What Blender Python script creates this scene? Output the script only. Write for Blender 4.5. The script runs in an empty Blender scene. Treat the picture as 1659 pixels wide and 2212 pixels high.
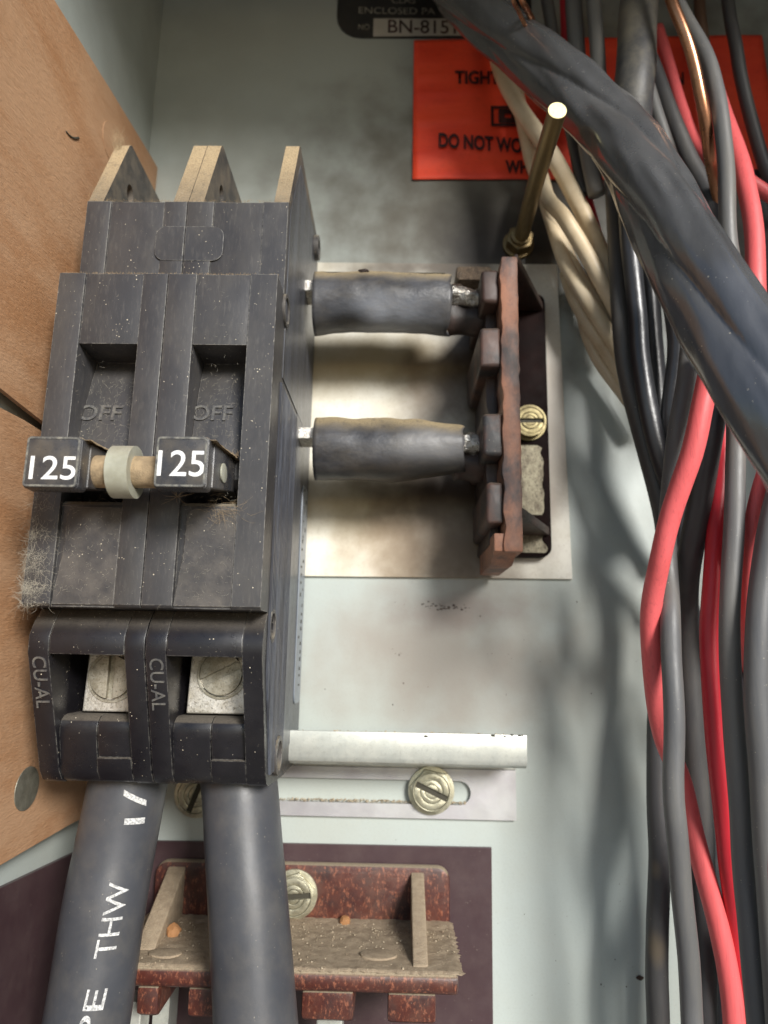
import bpy, bmesh, math, random
import numpy as np
from mathutils import Vector, Matrix, noise
from mathutils.geometry import tessellate_polygon
random.seed(7)
S = 0.001                      # everything below is in millimetres in panel coordinates: x right, y up, z out of the panel
C = bpy.context.scene.collection
scene = bpy.context.scene

# ------------------------------------------------------------------ camera
F = 1534.; CX, CY = 829.5, 1106.; D = 217.
_n = np.array([855. - CX, 1413. - CY, F]); _n /= np.linalg.norm(_n)
_X = np.array([1, 0.015, 0.]); _X[2] = -(_X[0]*_n[0] + _X[1]*_n[1]) / _n[2]; _X /= np.linalg.norm(_X)
_Y = np.cross(_X, _n)
if _Y[1] > 0: _Y = -_Y
def U(px, py, z):
    """point of the plane at height z above the panel seen at this place of the photograph"""
    r = np.array([px - CX, py - CY, F]); t = (D - z) / (r @ _n)
    return (float(r @ _X)*t, float(r @ _Y)*t, z)
def W(px, py, x):
    """point of the side plane at x"""
    r = np.array([px - CX, py - CY, F]); t = x / (r @ _X)
    return (x, float(r @ _Y)*t, D - float(r @ _n)*t)
def depth(p):
    v = p[0]*_X + p[1]*_Y + (D - p[2])*_n
    return v[2]
def w3(p): return Vector((p[0]*S, -p[2]*S, p[1]*S))
cam = bpy.data.cameras.new('camera'); co = bpy.data.objects.new('camera', cam); C.objects.link(co)
cam.sensor_fit = 'VERTICAL'; cam.sensor_height = 36; cam.lens = 36*F/2212
cam.clip_start = 0.01; cam.clip_end = 100
def _axis(i, s): return Vector((_X[i], -(-_n[i]), _Y[i])) * s        # camera axis i in world
R_ = _axis(0, 1); Up_ = _axis(1, -1); B_ = _axis(2, -1)
m = Matrix((( R_.x, Up_.x, B_.x, 0), (R_.y, Up_.y, B_.y, -D*S), (R_.z, Up_.z, B_.z, 0), (0, 0, 0, 1)))
co.matrix_world = m
cam.dof.use_dof = True; cam.dof.focus_distance = 0.158; cam.dof.aperture_fstop = 16
scene.camera = co

# ------------------------------------------------------------------ light
SUN = Vector((0.50, -1.0, 0.43)).normalized()
wd = bpy.data.worlds.new("World"); scene.world = wd; wd.use_nodes = True
nt = wd.node_tree; nt.nodes.clear()
out = nt.nodes.new('ShaderNodeOutputWorld'); bg = nt.nodes.new('ShaderNodeBackground')
sky = nt.nodes.new('ShaderNodeTexSky'); sky.sky_type = 'NISHITA'; sky.sun_disc = False
sky.sun_elevation = math.asin(SUN.z); sky.sun_rotation = math.atan2(SUN.x, SUN.y)
sky.air_density = 1.0; sky.dust_density = 0.6; sky.ozone_density = 2.0
# below the horizon the surroundings are sunlit ground
tcw = nt.nodes.new('ShaderNodeTexCoord'); sxz = nt.nodes.new('ShaderNodeSeparateXYZ'); nt.links.new(tcw.outputs['Generated'], sxz.inputs[0])
mrw = nt.nodes.new('ShaderNodeMapRange'); nt.links.new(sxz.outputs[2], mrw.inputs[0]); mrw.inputs[1].default_value = -.03; mrw.inputs[2].default_value = .01
mxw = nt.nodes.new('ShaderNodeMix'); mxw.data_type = 'RGBA'; nt.links.new(mrw.outputs[0], mxw.inputs[0]); mxw.inputs[6].default_value = (2.6, 2.5, 2.3, 1)
nt.links.new(sky.outputs[0], mxw.inputs[7]); nt.links.new(mxw.outputs[2], bg.inputs[0]); bg.inputs[1].default_value = 0.075
nt.links.new(bg.outputs[0], out.inputs[0])
sl = bpy.data.lights.new('sun', 'SUN'); sl.energy = 3.0; sl.angle = math.radians(17); sl.color = (1, 0.975, 0.93)
so = bpy.data.objects.new('sun', sl); C.objects.link(so); so.rotation_euler = SUN.to_track_quat('Z', 'Y').to_euler()
so.location = SUN*0.6
scene.view_settings.view_transform = 'Standard'; scene.view_settings.look = 'None'
scene.view_settings.exposure = 0.66; scene.view_settings.gamma = 1
scene.render.engine = 'CYCLES'

# ------------------------------------------------------------------ materials
def srgb(r, g, b):
    f = lambda c: (c/255/12.92) if c/255 <= .04045 else ((c/255+.055)/1.055)**2.4
    return (f(r), f(g), f(b), 1)
DUST = (0.30, 0.255, 0.18, 1)
class NB:
    def __init__(s, name):
        s.m = bpy.data.materials.new(name); s.m.use_nodes = True; s.t = s.m.node_tree; s.t.nodes.clear()
        s.o = s.t.nodes.new('ShaderNodeOutputMaterial'); s.p = s.t.nodes.new('ShaderNodeBsdfPrincipled')
        s.t.links.new(s.p.outputs[0], s.o.inputs[0])
        g = s.t.nodes.new('ShaderNodeNewGeometry'); s.geo = g
        v = s.t.nodes.new('ShaderNodeVectorMath'); v.operation = 'SCALE'; v.inputs['Scale'].default_value = 1000
        s.t.links.new(g.outputs['Position'], v.inputs[0]); s.pos = v.outputs[0]      # millimetres: x, -z, y
    def link(s, a, b): s.t.links.new(a, b)
    def noise(s, scale, detail=4, rough=.6, stretch=None, dist=0):
        n = s.t.nodes.new('ShaderNodeTexNoise'); n.inputs['Scale'].default_value = scale
        n.inputs['Detail'].default_value = detail; n.inputs['Roughness'].default_value = rough; n.inputs['Distortion'].default_value = dist
        if stretch:
            v = s.t.nodes.new('ShaderNodeVectorMath'); v.operation = 'MULTIPLY'; v.inputs[1].default_value = stretch
            s.link(s.pos, v.inputs[0]); s.link(v.outputs[0], n.inputs['Vector'])
        else: s.link(s.pos, n.inputs['Vector'])
        return n.outputs['Fac']
    def ramp(s, fac, a, b, lo=0., hi=1.):
        r = s.t.nodes.new('ShaderNodeMapRange'); r.interpolation_type = 'SMOOTHSTEP'
        s.link(fac, r.inputs[0]); r.inputs[1].default_value = a; r.inputs[2].default_value = b
        r.inputs[3].default_value = lo; r.inputs[4].default_value = hi; return r.outputs[0]
    def math(s, op, a, b=None, clamp=False):
        n = s.t.nodes.new('ShaderNodeMath'); n.operation = op; n.use_clamp = clamp
        for i, x in enumerate((a, b)):
            if x is None: continue
            if isinstance(x, (int, float)): n.inputs[i].default_value = x
            else: s.link(x, n.inputs[i])
        return n.outputs[0]
    def mix(s, fac, a, b):
        n = s.t.nodes.new('ShaderNodeMix'); n.data_type = 'RGBA'
        if isinstance(fac, (int, float)): n.inputs[0].default_value = fac
        else: s.link(fac, n.inputs[0])
        for x, i in ((a, 6), (b, 7)):
            if isinstance(x, tuple): n.inputs[i].default_value = x if len(x) == 4 else (*x, 1)
            else: s.link(x, n.inputs[i])
        return n.outputs[2]
    def up(s, lo=.25, hi=.9):
        x = s.t.nodes.new('ShaderNodeSeparateXYZ'); s.link(s.geo.outputs['Normal'], x.inputs[0])
        return s.ramp(x.outputs[2], lo, hi)
    def blob(s, cx, cy, rx, ry, cz=None):
        """soft spot centred on the panel at (cx, cy)"""
        a = s.t.nodes.new('ShaderNodeVectorMath'); a.operation = 'SUBTRACT'; a.inputs[1].default_value = (cx, 0 if cz is None else -cz, cy); s.link(s.pos, a.inputs[0])
        b = s.t.nodes.new('ShaderNodeVectorMath'); b.operation = 'MULTIPLY'; b.inputs[1].default_value = (1/rx, 0 if cz is None else 1/rx, 1/ry); s.link(a.outputs[0], b.inputs[0])
        nn = s.t.nodes.new('ShaderNodeTexNoise'); nn.inputs['Scale'].default_value = .07; nn.inputs['Detail'].default_value = 4; s.link(s.pos, nn.inputs['Vector'])
        c = s.t.nodes.new('ShaderNodeVectorMath'); c.operation = 'LENGTH'; s.link(b.outputs[0], c.inputs[0])
        d = s.math('ADD', c.outputs['Value'], s.math('MULTIPLY', s.math('SUBTRACT', nn.outputs['Fac'], .5), 1.1))
        return s.ramp(d, .15, 1.15, 1., 0.)
    def bump(s, h, strength, dist=.0002, prev=None):
        b = s.t.nodes.new('ShaderNodeBump'); b.inputs['Strength'].default_value = strength; b.inputs['Distance'].default_value = dist
        s.link(h, b.inputs['Height'])
        if prev is not None: s.link(prev, b.inputs['Normal'])
        s.link(b.outputs[0], s.p.inputs['Normal']); return b.outputs[0]
def mat(name, col, rough=.5, metal=0., col2=None, vscale=.15, vamt=.5, dust=0., film=0., speck=0., bump=(2., .15), stretch=None,
        dustcol=DUST, blobs=(), spec=.5, bumpd=.0002, fine=None, rvar=.15, wear=0., coat=0.):
    b = NB(name); base = tuple(col) if len(col) == 4 else (*col, 1)
    if col2 is None: col2 = tuple(c*.65 for c in base[:3]) + (1,)
    c = b.mix(b.math('MULTIPLY', b.ramp(b.noise(vscale, 6, .65, stretch), .35, .68), vamt), base, col2)
    rg = b.math('ADD', b.math('MULTIPLY', b.noise(vscale*3, 4), rvar*2), rough - rvar)
    if fine:
        c = b.mix(b.math('MULTIPLY', b.ramp(b.noise(fine[0], 3, .7, fine[3] if len(fine) > 3 else None), .5, .72), fine[1]), c, fine[2])
    for (bl, colr, amt) in blobs:
        c = b.mix(b.math('MULTIPLY', b.blob(*bl), amt), c, colr)
    if film:
        f = b.math('MULTIPLY', b.ramp(b.noise(.12, 7, .7, stretch), .38, .75), film)
        c = b.mix(f, c, dustcol); rg = b.math('ADD', rg, b.math('MULTIPLY', f, .4), True)
    if dust:
        f = b.math('MULTIPLY', b.math('MULTIPLY', b.up(), b.ramp(b.noise(.5, 6, .7), .25, .5, .45, 1)), dust, True)
        c = b.mix(f, c, b.mix(b.ramp(b.noise(3., 3), .4, .7), dustcol, tuple(x*.62 for x in dustcol[:3]) + (1,))); rg = b.math('ADD', rg, f, True)
    if speck:
        v = b.t.nodes.new('ShaderNodeTexVoronoi'); v.inputs['Scale'].default_value = 1.1; b.link(b.pos, v.inputs['Vector'])
        sp = b.math('MULTIPLY', b.math('LESS_THAN', v.outputs['Distance'], b.math('MULTIPLY', b.ramp(b.noise(.25, 5, .7), .42, .75), .19)), speck)
        c = b.mix(sp, c, (.62, .55, .42, 1))
        v2 = b.t.nodes.new('ShaderNodeTexVoronoi'); v2.inputs['Scale'].default_value = 3.2; b.link(b.pos, v2.inputs['Vector'])
        sp2 = b.math('MULTIPLY', b.math('LESS_THAN', v2.outputs['Distance'], b.math('MULTIPLY', b.ramp(b.noise(.4, 5, .7), .5, .8), .22)), speck*.6)
        c = b.mix(sp2, c, (.5, .43, .32, 1))
    if wear:
        bv = b.t.nodes.new('ShaderNodeBevel'); bv.samples = 4; bv.inputs['Radius'].default_value = .00032
        dt = b.t.nodes.new('ShaderNodeVectorMath'); dt.operation = 'DOT_PRODUCT'; b.link(bv.outputs[0], dt.inputs[0]); b.link(b.geo.outputs['Normal'], dt.inputs[1])
        c = b.mix(b.math('MULTIPLY', b.math('MULTIPLY', b.ramp(dt.outputs['Value'], .99, .88, 0, 1) if False else b.math('MULTIPLY', b.math('SUBTRACT', 1., dt.outputs['Value']), 9., True), b.ramp(b.noise(.7, 4, .7), .38, .62)), wear), c, (.42, .40, .35, 1))
    if coat: b.p.inputs['Coat Weight'].default_value = coat; b.p.inputs['Coat Roughness'].default_value = .12
    b.link(c, b.p.inputs['Base Color']); b.link(rg, b.p.inputs['Roughness'])
    b.p.inputs['Metallic'].default_value = metal; b.p.inputs['Specular IOR Level'].default_value = spec
    n1 = b.bump(b.noise(bump[0], 5, .65, stretch), bump[1], bumpd)
    if (dust or film) and name != 'glossy_black_vinyl_jacket': b.bump(b.noise(6, 3, .7), .25, .0001, n1)
    return b.m
M = {}
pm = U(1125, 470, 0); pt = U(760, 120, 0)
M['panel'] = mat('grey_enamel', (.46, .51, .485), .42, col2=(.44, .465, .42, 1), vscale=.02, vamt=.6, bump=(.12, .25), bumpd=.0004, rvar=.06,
    blobs=(((pt[0], pt[1], 170, 125), (.22, .225, .205, 1), .5), ((pm[0]-12, pm[1], 78, 70), (.10, .085, .06, 1), .9), ((U(1100, 520, 0)[0], U(1100, 520, 0)[1], 34, 26), (.028, .02, .013, 1), 1.),  # broad first blob paints the upper panel's shade into the enamel; then soot
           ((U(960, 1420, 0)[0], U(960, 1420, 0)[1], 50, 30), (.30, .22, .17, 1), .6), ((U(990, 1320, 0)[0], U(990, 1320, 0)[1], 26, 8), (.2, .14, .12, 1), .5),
           ((U(1300, 1500, 0)[0], U(1300, 1500, 0)[1], 22, 50), (.30, .29, .24, 1), .4),  # paints the shadow of the wire bundle into the enamel colour
           ((U(1450, 200, 0)[0], U(1450, 200, 0)[1], 80, 80), (.12, .11, .09, 1), .75)),  # paints the deep shade behind the upper right wires into the colour
    fine=(1.6, .12, (.2, .17, .13, 1)))
bx = U(1040, 900, 1)
M['cream'] = mat('cream_insulating_plate', (.86, .83, .73), .4, col2=(.70, .65, .52, 1), vscale=.05, vamt=.8, bump=(.3, .2), rvar=.08,
    blobs=(((U(840, 1075, 1)[0], U(840, 1075, 1)[1], 60, 15), (.42, .32, .15, 1), 0.75), ((U(800, 785, 1)[0], U(800, 785, 1)[1], 60, 12), (.42, .32, .15, 1), 0.75), ((U(870, 1190, 1)[0], U(870, 1190, 1)[1], 24, 18), (.42, .29, .16, 1), 0.7), ((U(965, 850, 1)[0], U(965, 850, 1)[1], 24, 20), (.15, .095, .05, 1), 0.85), ((U(980, 1160, 1)[0], U(980, 1160, 1)[1], 32, 25), (.15, .095, .05, 1), 0.95), ((U(1000, 1060, 1)[0], U(1000, 1060, 1)[1], 44, 13), (.06, .038, .022, 1), 1.0), ((U(1030, 780, 1)[0], U(1030, 780, 1)[1], 14, 40), (.06, .038, .022, 1), 0.9), ((U(940, 578, 1)[0], U(940, 578, 1)[1], 46, 10), (.06, .038, .022, 1), 0.9), ((U(1180, 900, 1)[0], U(1180, 900, 1)[1], 10, 60), (.50, .42, .34, 1), 0.7)),
    fine=(1.2, .25, (.45, .38, .27, 1)))
BK = (.028, .027, .030)
M['bakelite'] = mat('black_bakelite', (.038, .037, .040), .40, col2=(.062, .060, .062, 1), vscale=.09, vamt=.7, stretch=(1, 1, .45), dust=.75, film=.07, speck=1., wear=.65, fine=(1.1, .22, (.16, .15, .135, 1), (1.3, 1, .25)), bump=(1.2, .12), rvar=.1)
M['bakelite_side'] = mat('black_bakelite_rubbed_sheen', (.035, .037, .045), .36, col2=(.09, .10, .125, 1), vscale=.22, vamt=.8, dust=.6, film=.08, speck=.5,
    stretch=(1, 1, .12), bump=(1.4, .25), rvar=.12)  # streaks tinted blue: the sky's sheen is put into the side's colour
M['bakelite_low'] = mat('glossy_black_bakelite', (.008, .0075, .010), .3, col2=(.018, .017, .02, 1), vscale=.1, vamt=.6, dust=.55, film=.02, speck=1., wear=.38, bump=(1.5, .08), dustcol=(.20, .17, .13, 1))
M['bakelite_lint'] = mat('linty_black_bakelite', (.04, .038, .04), .5, col2=(.10, .09, .082, 1), vscale=.16, vamt=.8, dust=.6, film=.12, speck=1., wear=.6, bump=(1.6, .2))
M['dusty'] = mat('settled_tan_dust', (.42, .31, .19), .95, col2=(.25, .19, .12, 1), vscale=.6, vamt=.8, bump=(3, .8), speck=.3, spec=.1)
M['ear'] = mat('black_bakelite_under_dust', (.05, .047, .045), .5, col2=(.11, .10, .09, 1), vscale=.12, vamt=.8, dust=2.2, film=.25, speck=.3, bump=(1.4, .2), dustcol=(.46, .35, .21, 1))
M['toggle'] = mat('black_toggle_plastic', (.035, .036, .042), .28, col2=(.06, .06, .065, 1), vscale=.3, vamt=.6, dust=1.6, film=.15, speck=.4, bump=(1.5, .1), dustcol=(.5, .4, .25, 1))
M['raised'] = mat('highlit_raised_plastic', (.075, .074, .076), .25, col2=(.2, .19, .165, 1), vscale=.9, vamt=.7, bump=(2, .2))  # lighter than the case: highlights of the raised letters put into the colour
M['capedge'] = mat('scuffed_clear_edge', (.07, .07, .072), .3, col2=(.26, .25, .21, 1), vscale=.7, vamt=1., bump=(2, .3), film=.1)
M['white'] = mat('white_print', (.85, .85, .84), .5, vamt=.1, bump=(4, .1))
M['print'] = mat('worn_white_ink', (.70, .70, .68), .6, col2=(.12, .12, .13, 1), vscale=2.2, vamt=.75, bump=(4, .1))
M['nylon'] = mat('translucent_grey_nylon', (.42, .42, .34), .35, col2=(.3, .29, .22, 1), vscale=.3, vamt=.6, dust=.5, bump=(1, .1))
M['nylon'].node_tree.nodes['Principled BSDF'].inputs['Subsurface Weight'].default_value = .3
M['nylon'].node_tree.nodes['Principled BSDF'].inputs['Subsurface Radius'].default_value = (.003, .003, .002)
M['alu'] = mat('scratched_aluminium', (.72, .69, .63), .42, .75, col2=(.45, .41, .33, 1), vscale=.4, vamt=.7, bump=(1.5, .4), fine=(1.8, .8, (.12, .10, .07, 1)), film=.25)
M['alu_screw'] = mat('dull_aluminium_screw', (.58, .55, .46), .45, .6, col2=(.28, .25, .18, 1), vscale=.35, vamt=.8, bump=(2, .4), fine=(2.2, .7, (.10, .085, .06, 1)), film=.5, dust=.5)
M['dark'] = mat('dark_recess_plastic', (.02, .018, .017), .6, vamt=.3, dust=.6)
M['silver'] = mat('tarnished_silver', (.82, .80, .76), .3, 1., col2=(.35, .30, .24, 1), vscale=.5, vamt=.8, bump=(1.2, .9), bumpd=.0006)
M['zinc'] = mat('zinc_plated_steel', (.66, .67, .61), .42, .55, col2=(.52, .55, .52, 1), vscale=.12, vamt=.8, film=.12, bump=(2.5, .15), fine=(.9, .35, (.35, .36, .33, 1)))
M['zincflat'] = mat('zinc_plated_flange', (.60, .60, .60), .38, .5, col2=(.50, .48, .52, 1), vscale=.06, vamt=.8, film=.1, bump=(2.5, .08))
M['zscrew'] = mat('yellow_chromate_screw', (.62, .60, .46), .36, .8, col2=(.36, .34, .25, 1), vscale=.3, vamt=.8, bump=(1.5, .15), fine=(1.5, .45, (.22, .19, .10, 1)), dust=.3)
M['zscrewd'] = mat('grimy_chromate_screw', (.32, .27, .14), .5, .7, col2=(.14, .11, .06, 1), vscale=.3, vamt=.8, bump=(1.5, .15))
M['slot'] = mat('grime_in_slot', (.05, .045, .03), .7, vamt=.5)
M['brass'] = mat('dull_brass', (.30, .22, .10), .42, .7, col2=(.13, .09, .045, 1), vscale=.15, vamt=.8, stretch=(1, .2, 1), bump=(1.5, .2), film=.2)
M['brasscut'] = mat('fresh_cut_brass', (.95, .86, .48), .5, .45, col2=(.8, .7, .35, 1), vscale=1.2, vamt=.5, bump=(2.2, .5), stretch=(3, 1, .3), fine=(1.5, .4, (.5, .4, .15, 1)))
M['maroon'] = mat('maroon_fibre_plate', (.055, .030, .034), .38, col2=(.075, .045, .05, 1), vscale=.06, vamt=.7, film=.05, bump=(.6, .12), speck=.25)
M['redmould'] = mat('mottled_red_moulding', (.085, .022, .015), .40, col2=(.040, .016, .016, 1), vscale=.16, vamt=1., dust=1.6, dustcol=(.36, .29, .2, 1), speck=.25, film=.09, bump=(1.4, .25),
    fine=(1.3, .6, (.42, .15, .08, 1), (1, 1, .5)))
M['dustshelf'] = mat('dust_over_moulding', (.40, .315, .22), .95, col2=(.28, .215, .15, 1), vscale=.5, vamt=.8, bump=(2.6, .9), bumpd=.0004, spec=.1, speck=1., fine=(3, .5, (.42, .36, .28, 1)))
M['burnt'] = mat('burnt_brown_moulding', (.40, .175, .10), .5, col2=(.05, .042, .043, 1), vscale=.10, vamt=1., bump=(1.2, .3), film=.1, stretch=(1, 1, .6), fine=(.7, .35, (.12, .07, .06, 1)))
M['charred'] = mat('charred_moulding', (.022, .015, .013), .5, col2=(.07, .035, .025, 1), vscale=.1, vamt=.8, bump=(1, .25), dust=.1)
M['greytooth'] = mat('heat_greyed_moulding', (.032, .031, .032), .5, col2=(.17, .075, .045, 1), vscale=.14, vamt=.6, bump=(1.2, .2), dust=.3, speck=.4)
M['darkmaroon'] = mat('shaded_maroon_base', (.006, .0022, .002), .7, col2=(.014, .005, .004, 1), vscale=.1, vamt=.7, spec=.1, bump=(1, .2))  # maroon darkened so its colour holds the shadow of the wires
M['grimy'] = mat('grimy_dusted_base', (.42, .38, .27), .5, .3, col2=(.12, .09, .06, 1), vscale=.3, vamt=.8, bump=(1.6, .8), bumpd=.0005, fine=(1.3, .9, (.06, .045, .03, 1)), stretch=(1, 1, .6))
M['grimyblock'] = mat('grit_covered_brown_moulding', (.13, .09, .06), .8, col2=(.05, .035, .025, 1), vscale=.5, vamt=.9, bump=(1.6, .9), bumpd=.0006, speck=1., fine=(2., .6, (.34, .27, .18, 1)))
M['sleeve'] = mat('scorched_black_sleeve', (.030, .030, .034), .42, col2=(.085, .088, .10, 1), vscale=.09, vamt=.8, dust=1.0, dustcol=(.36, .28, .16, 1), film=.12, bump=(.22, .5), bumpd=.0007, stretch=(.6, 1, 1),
    blobs=((U(840, 690, 32)[:2] + (22, 9, 28), (.30, .32, .36, 1), .8), (U(745, 690, 32)[:2] + (10, 6, 30), (.012, .012, .013, 1), .95), (U(930, 960, 30)[:2] + (15, 7, 30), (.20, .20, .205, 1), .85), (U(880, 1030, 28)[:2] + (30, 6, 26), (.02, .015, .012, 1), .9)),  # pale blobs paint bluish-grey gloss highlights into the sleeve colour
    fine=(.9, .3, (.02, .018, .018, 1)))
M['cable'] = mat('matt_black_cable_jacket', (.050, .053, .062), .38, col2=(.075, .078, .088, 1), vscale=.05, vamt=.6, film=.12, dust=.35, speck=.35, bump=(1.4, .12))
M['bigcable'] = mat('glossy_black_vinyl_jacket', (.060, .062, .068), .25, col2=(.11, .112, .118, 1), vscale=.07, vamt=.6, dust=.2, dustcol=(.27, .25, .21, 1), speck=.7, bump=(.3, .2), bumpd=.0006, stretch=(1, 1, .35), rvar=.06, spec=1., coat=.6)
M['wblack'] = mat('black_wire_insulation', (.030, .031, .036), .36, vscale=.1, vamt=.5, bump=(.12, .3), bumpd=.0008, spec=.7)
M['wgrey'] = mat('dusty_grey_black_insulation', (.105, .108, .115), .45, col2=(.17, .165, .155, 1), vscale=.08, vamt=.7, film=.18, dust=.3, speck=.45, bump=(1.4, .18), stretch=(1.5, 1.5, .15))
M['wgreyd'] = mat('dark_grey_insulation', (.052, .052, .056), .45, col2=(.07, .068, .066, 1), vscale=.1, vamt=.7, film=.10, speck=.2, bump=(1.5, .15), stretch=(1.5, 1.5, .15))
M['wstain'] = mat('stained_grey_insulation', (.052, .052, .056), .45, col2=(.08, .078, .075, 1), vscale=.1, vamt=.7, film=.12, speck=.3, bump=(1.5, .15), stretch=(1.5, 1.5, .15),
    blobs=((U(1416, 2045, 20)[:2] + (2.6, 5, 20), (.18, .14, .09, 1), .7), (U(1418, 1880, 20)[:2] + (1.6, 3, 20), (.16, .13, .09, 1), .7)))
M['wred'] = mat('red_vinyl_insulation', (.84, .145, .15), .46, col2=(.68, .085, .09, 1), vscale=.12, vamt=.7, bump=(1.1, .22), stretch=(1.6, 1.6, .12), fine=(1., .35, (.42, .05, .06, 1), (1.6, 1.6, .10)), film=.10, dustcol=(.60, .30, .26, 1), speck=.2)
M['wredd'] = mat('deep_red_insulation', (.60, .03, .045), .4, col2=(.48, .02, .035, 1), vscale=.1, vamt=.6, bump=(1.1, .2), stretch=(1.6, 1.6, .12))
M['wtan'] = mat('yellowed_white_insulation', (.74, .62, .44), .4, col2=(.60, .46, .28, 1), vscale=.06, vamt=.8, bump=(.5, .15), film=.1)
M['wbrown'] = mat('brown_insulation', (.12, .065, .04), .5, vamt=.5)
M['dustgrey'] = mat('dust_coated_cable', (.055, .056, .06), .45, col2=(.15, .135, .105, 1), vscale=.06, vamt=.9, film=.25, dustcol=(.26, .23, .17, 1), bump=(1, .4), speck=.4)
M['copper'] = mat('bare_copper', (.62, .30, .17), .3, .95, col2=(.36, .18, .10, 1), vscale=.12, vamt=.8, bump=(1.2, .1))
M['label'] = mat('orange_red_paper_label', (.98, .085, .03), .5, col2=(.80, .04, .02, 1), vscale=.05, vamt=.7, bump=(.10, .5), bumpd=.0006, stretch=(.4, 1, 1.4), fine=(.5, .12, (.3, .03, .02, 1)))
M['ink'] = mat('faded_black_ink', (.018, .008, .008), .6, col2=(.06, .010, .010, 1), vscale=.5, vamt=.7)
M['nameplate'] = mat('black_nameplate', (.018, .017, .017), .4, vamt=.4, film=.05)
M['gold'] = mat('dull_silver_lettering', (.35, .33, .27), .5, .2, col2=(.10, .09, .08, 1), vscale=.6, vamt=.7)
M['box'] = mat('aged_white_box', (.42, .39, .34), .5, vamt=.3)
M['fibre'] = mat('tan_vulcanised_fibreboard', (.50, .30, .175), .55, col2=(.40, .20, .095, 1), vscale=.05, vamt=.9, bump=(1.1, .7), bumpd=.0004, stretch=(1, .45, 1.6),
    fine=(1.2, .35, (.62, .38, .22, 1), (1, .5, 1.8)), spec=.3)
M['plug'] = mat('dull_metal_plug', (.34, .33, .27), .4, .6, col2=(.16, .15, .12, 1), vscale=.25, vamt=.8, bump=(1.3, .4), film=.3)
M['sidelabel'] = mat('pale_blue_grey_side_label', (.22, .25, .29), .35, col2=(.14, .16, .19, 1), vscale=.2, vamt=.7, bump=(1, .2), stretch=(1, 1, .2))
M['fibre_hair'] = mat('pale_lint_fibres', (.42, .39, .32), .8, vamt=.5, spec=.2)
M['grit'] = mat('pale_grit', (.50, .42, .30), .8, col2=(.22, .16, .10, 1), vscale=.8, vamt=.9)
M['flake'] = mat('dark_brown_flakes', (.06, .035, .025), .7)
M['chip'] = mat('orange_brown_chip', (.45, .22, .09), .7, bump=(2, .6))

# ------------------------------------------------------------------ mesh helpers
def origin_of(bm):
    xs = [v.co for v in bm.verts]
    lo = Vector([min(c[i] for c in xs) for i in range(3)]); hi = Vector([max(c[i] for c in xs) for i in range(3)])
    return (lo+hi)/2
def obj(name, bm, material, parent=None, smooth=False, bevel=0., **props):
    """bm is in panel mm; links it as one mesh object"""
    if bevel:
        es = [e for e in bm.edges if len(e.link_faces) == 2 and e.calc_face_angle(0) > .6]
        bmesh.ops.bevel(bm, geom=es, offset=bevel, segments=2, affect='EDGES', profile=.6, clamp_overlap=True)
    bm.normal_update()
    for v in bm.verts: v.co = w3(v.co)
    if parent is None:
        o0 = origin_of(bm)
    else:
        o0 = parent.location.copy()
        if parent.parent: o0 = o0 + parent.parent.location
    loc = o0 if parent is None else Vector((0, 0, 0))
    for v in bm.verts: v.co -= o0
    me = bpy.data.meshes.new(name); bm.to_mesh(me); bm.free()
    o = bpy.data.objects.new(name, me); C.objects.link(o); o.location = loc
    me.materials.append(M[material] if isinstance(material, str) else material)
    if smooth:
        for p in me.polygons: p.use_smooth = True
        if smooth != 'all':
            me.set_sharp_from_angle(angle=math.radians(smooth if smooth is not True else 40))
    if parent: o.parent = parent
    for k, v in props.items(): o[k] = v
    return o
def thing(name, p, label, cat, group=None):
    o = bpy.data.objects.new(name, None); C.objects.link(o); o.location = w3(p); o.empty_display_size = .01
    o['label'] = label; o['category'] = cat
    if group: o['group'] = group
    return o
def tag(o, label, cat, group=None):
    o['label'] = label; o['category'] = cat
    if group: o['group'] = group
    return o
def box(bm, x0, x1, y0, y1, z0, z1):
    vs = [bm.verts.new((x, y, z)) for x in (x0, x1) for y in (y0, y1) for z in (z0, z1)]
    for f in ((0, 1, 3, 2), (4, 6, 7, 5), (0, 4, 5, 1), (2, 3, 7, 6), (0, 2, 6, 4), (1, 5, 7, 3)):
        bm.faces.new([vs[i] for i in f])
def fixn(bm): bmesh.ops.recalc_face_normals(bm, faces=bm.faces[:])
def prism(bm, pts, a, b, axis='x', holes=()):
    """outline pts extruded from a to b. axis x: pts are (y, z); axis z: pts are (x, y); axis y: pts are (x, z)"""
    f = {'x': lambda p, t: (t, p[0], p[1]), 'z': lambda p, t: (p[0], p[1], t), 'y': lambda p, t: (p[0], t, p[1])}[axis]
    loops = [list(pts)] + [list(h) for h in holes]
    va = [[bm.verts.new(f(p, a)) for p in l] for l in loops]; vb = [[bm.verts.new(f(p, b)) for p in l] for l in loops]
    fs = []
    if holes:
        tris = tessellate_polygon([[Vector((p[0], p[1], 0)) for p in l] for l in loops])
        fa = [v for l in va for v in l]; fb = [v for l in vb for v in l]
        for t in tris:
            for ff in (fa, fb):
                try: fs.append(bm.faces.new([ff[i] for i in t]))
                except ValueError: pass
    else:
        fs.append(bm.faces.new(va[0])); fs.append(bm.faces.new(vb[0][::-1]))
    for la, lb in zip(va, vb):
        for i in range(len(la)):
            j = (i+1) % len(la); fs.append(bm.faces.new((la[i], lb[i], lb[j], la[j])))
    bmesh.ops.recalc_face_normals(bm, faces=fs)
def circ(cx, cy, r, n=24, ry=None): return [(cx + r*math.cos(2*math.pi*i/n), cy + (ry or r)*math.sin(2*math.pi*i/n)) for i in range(n)]
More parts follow.
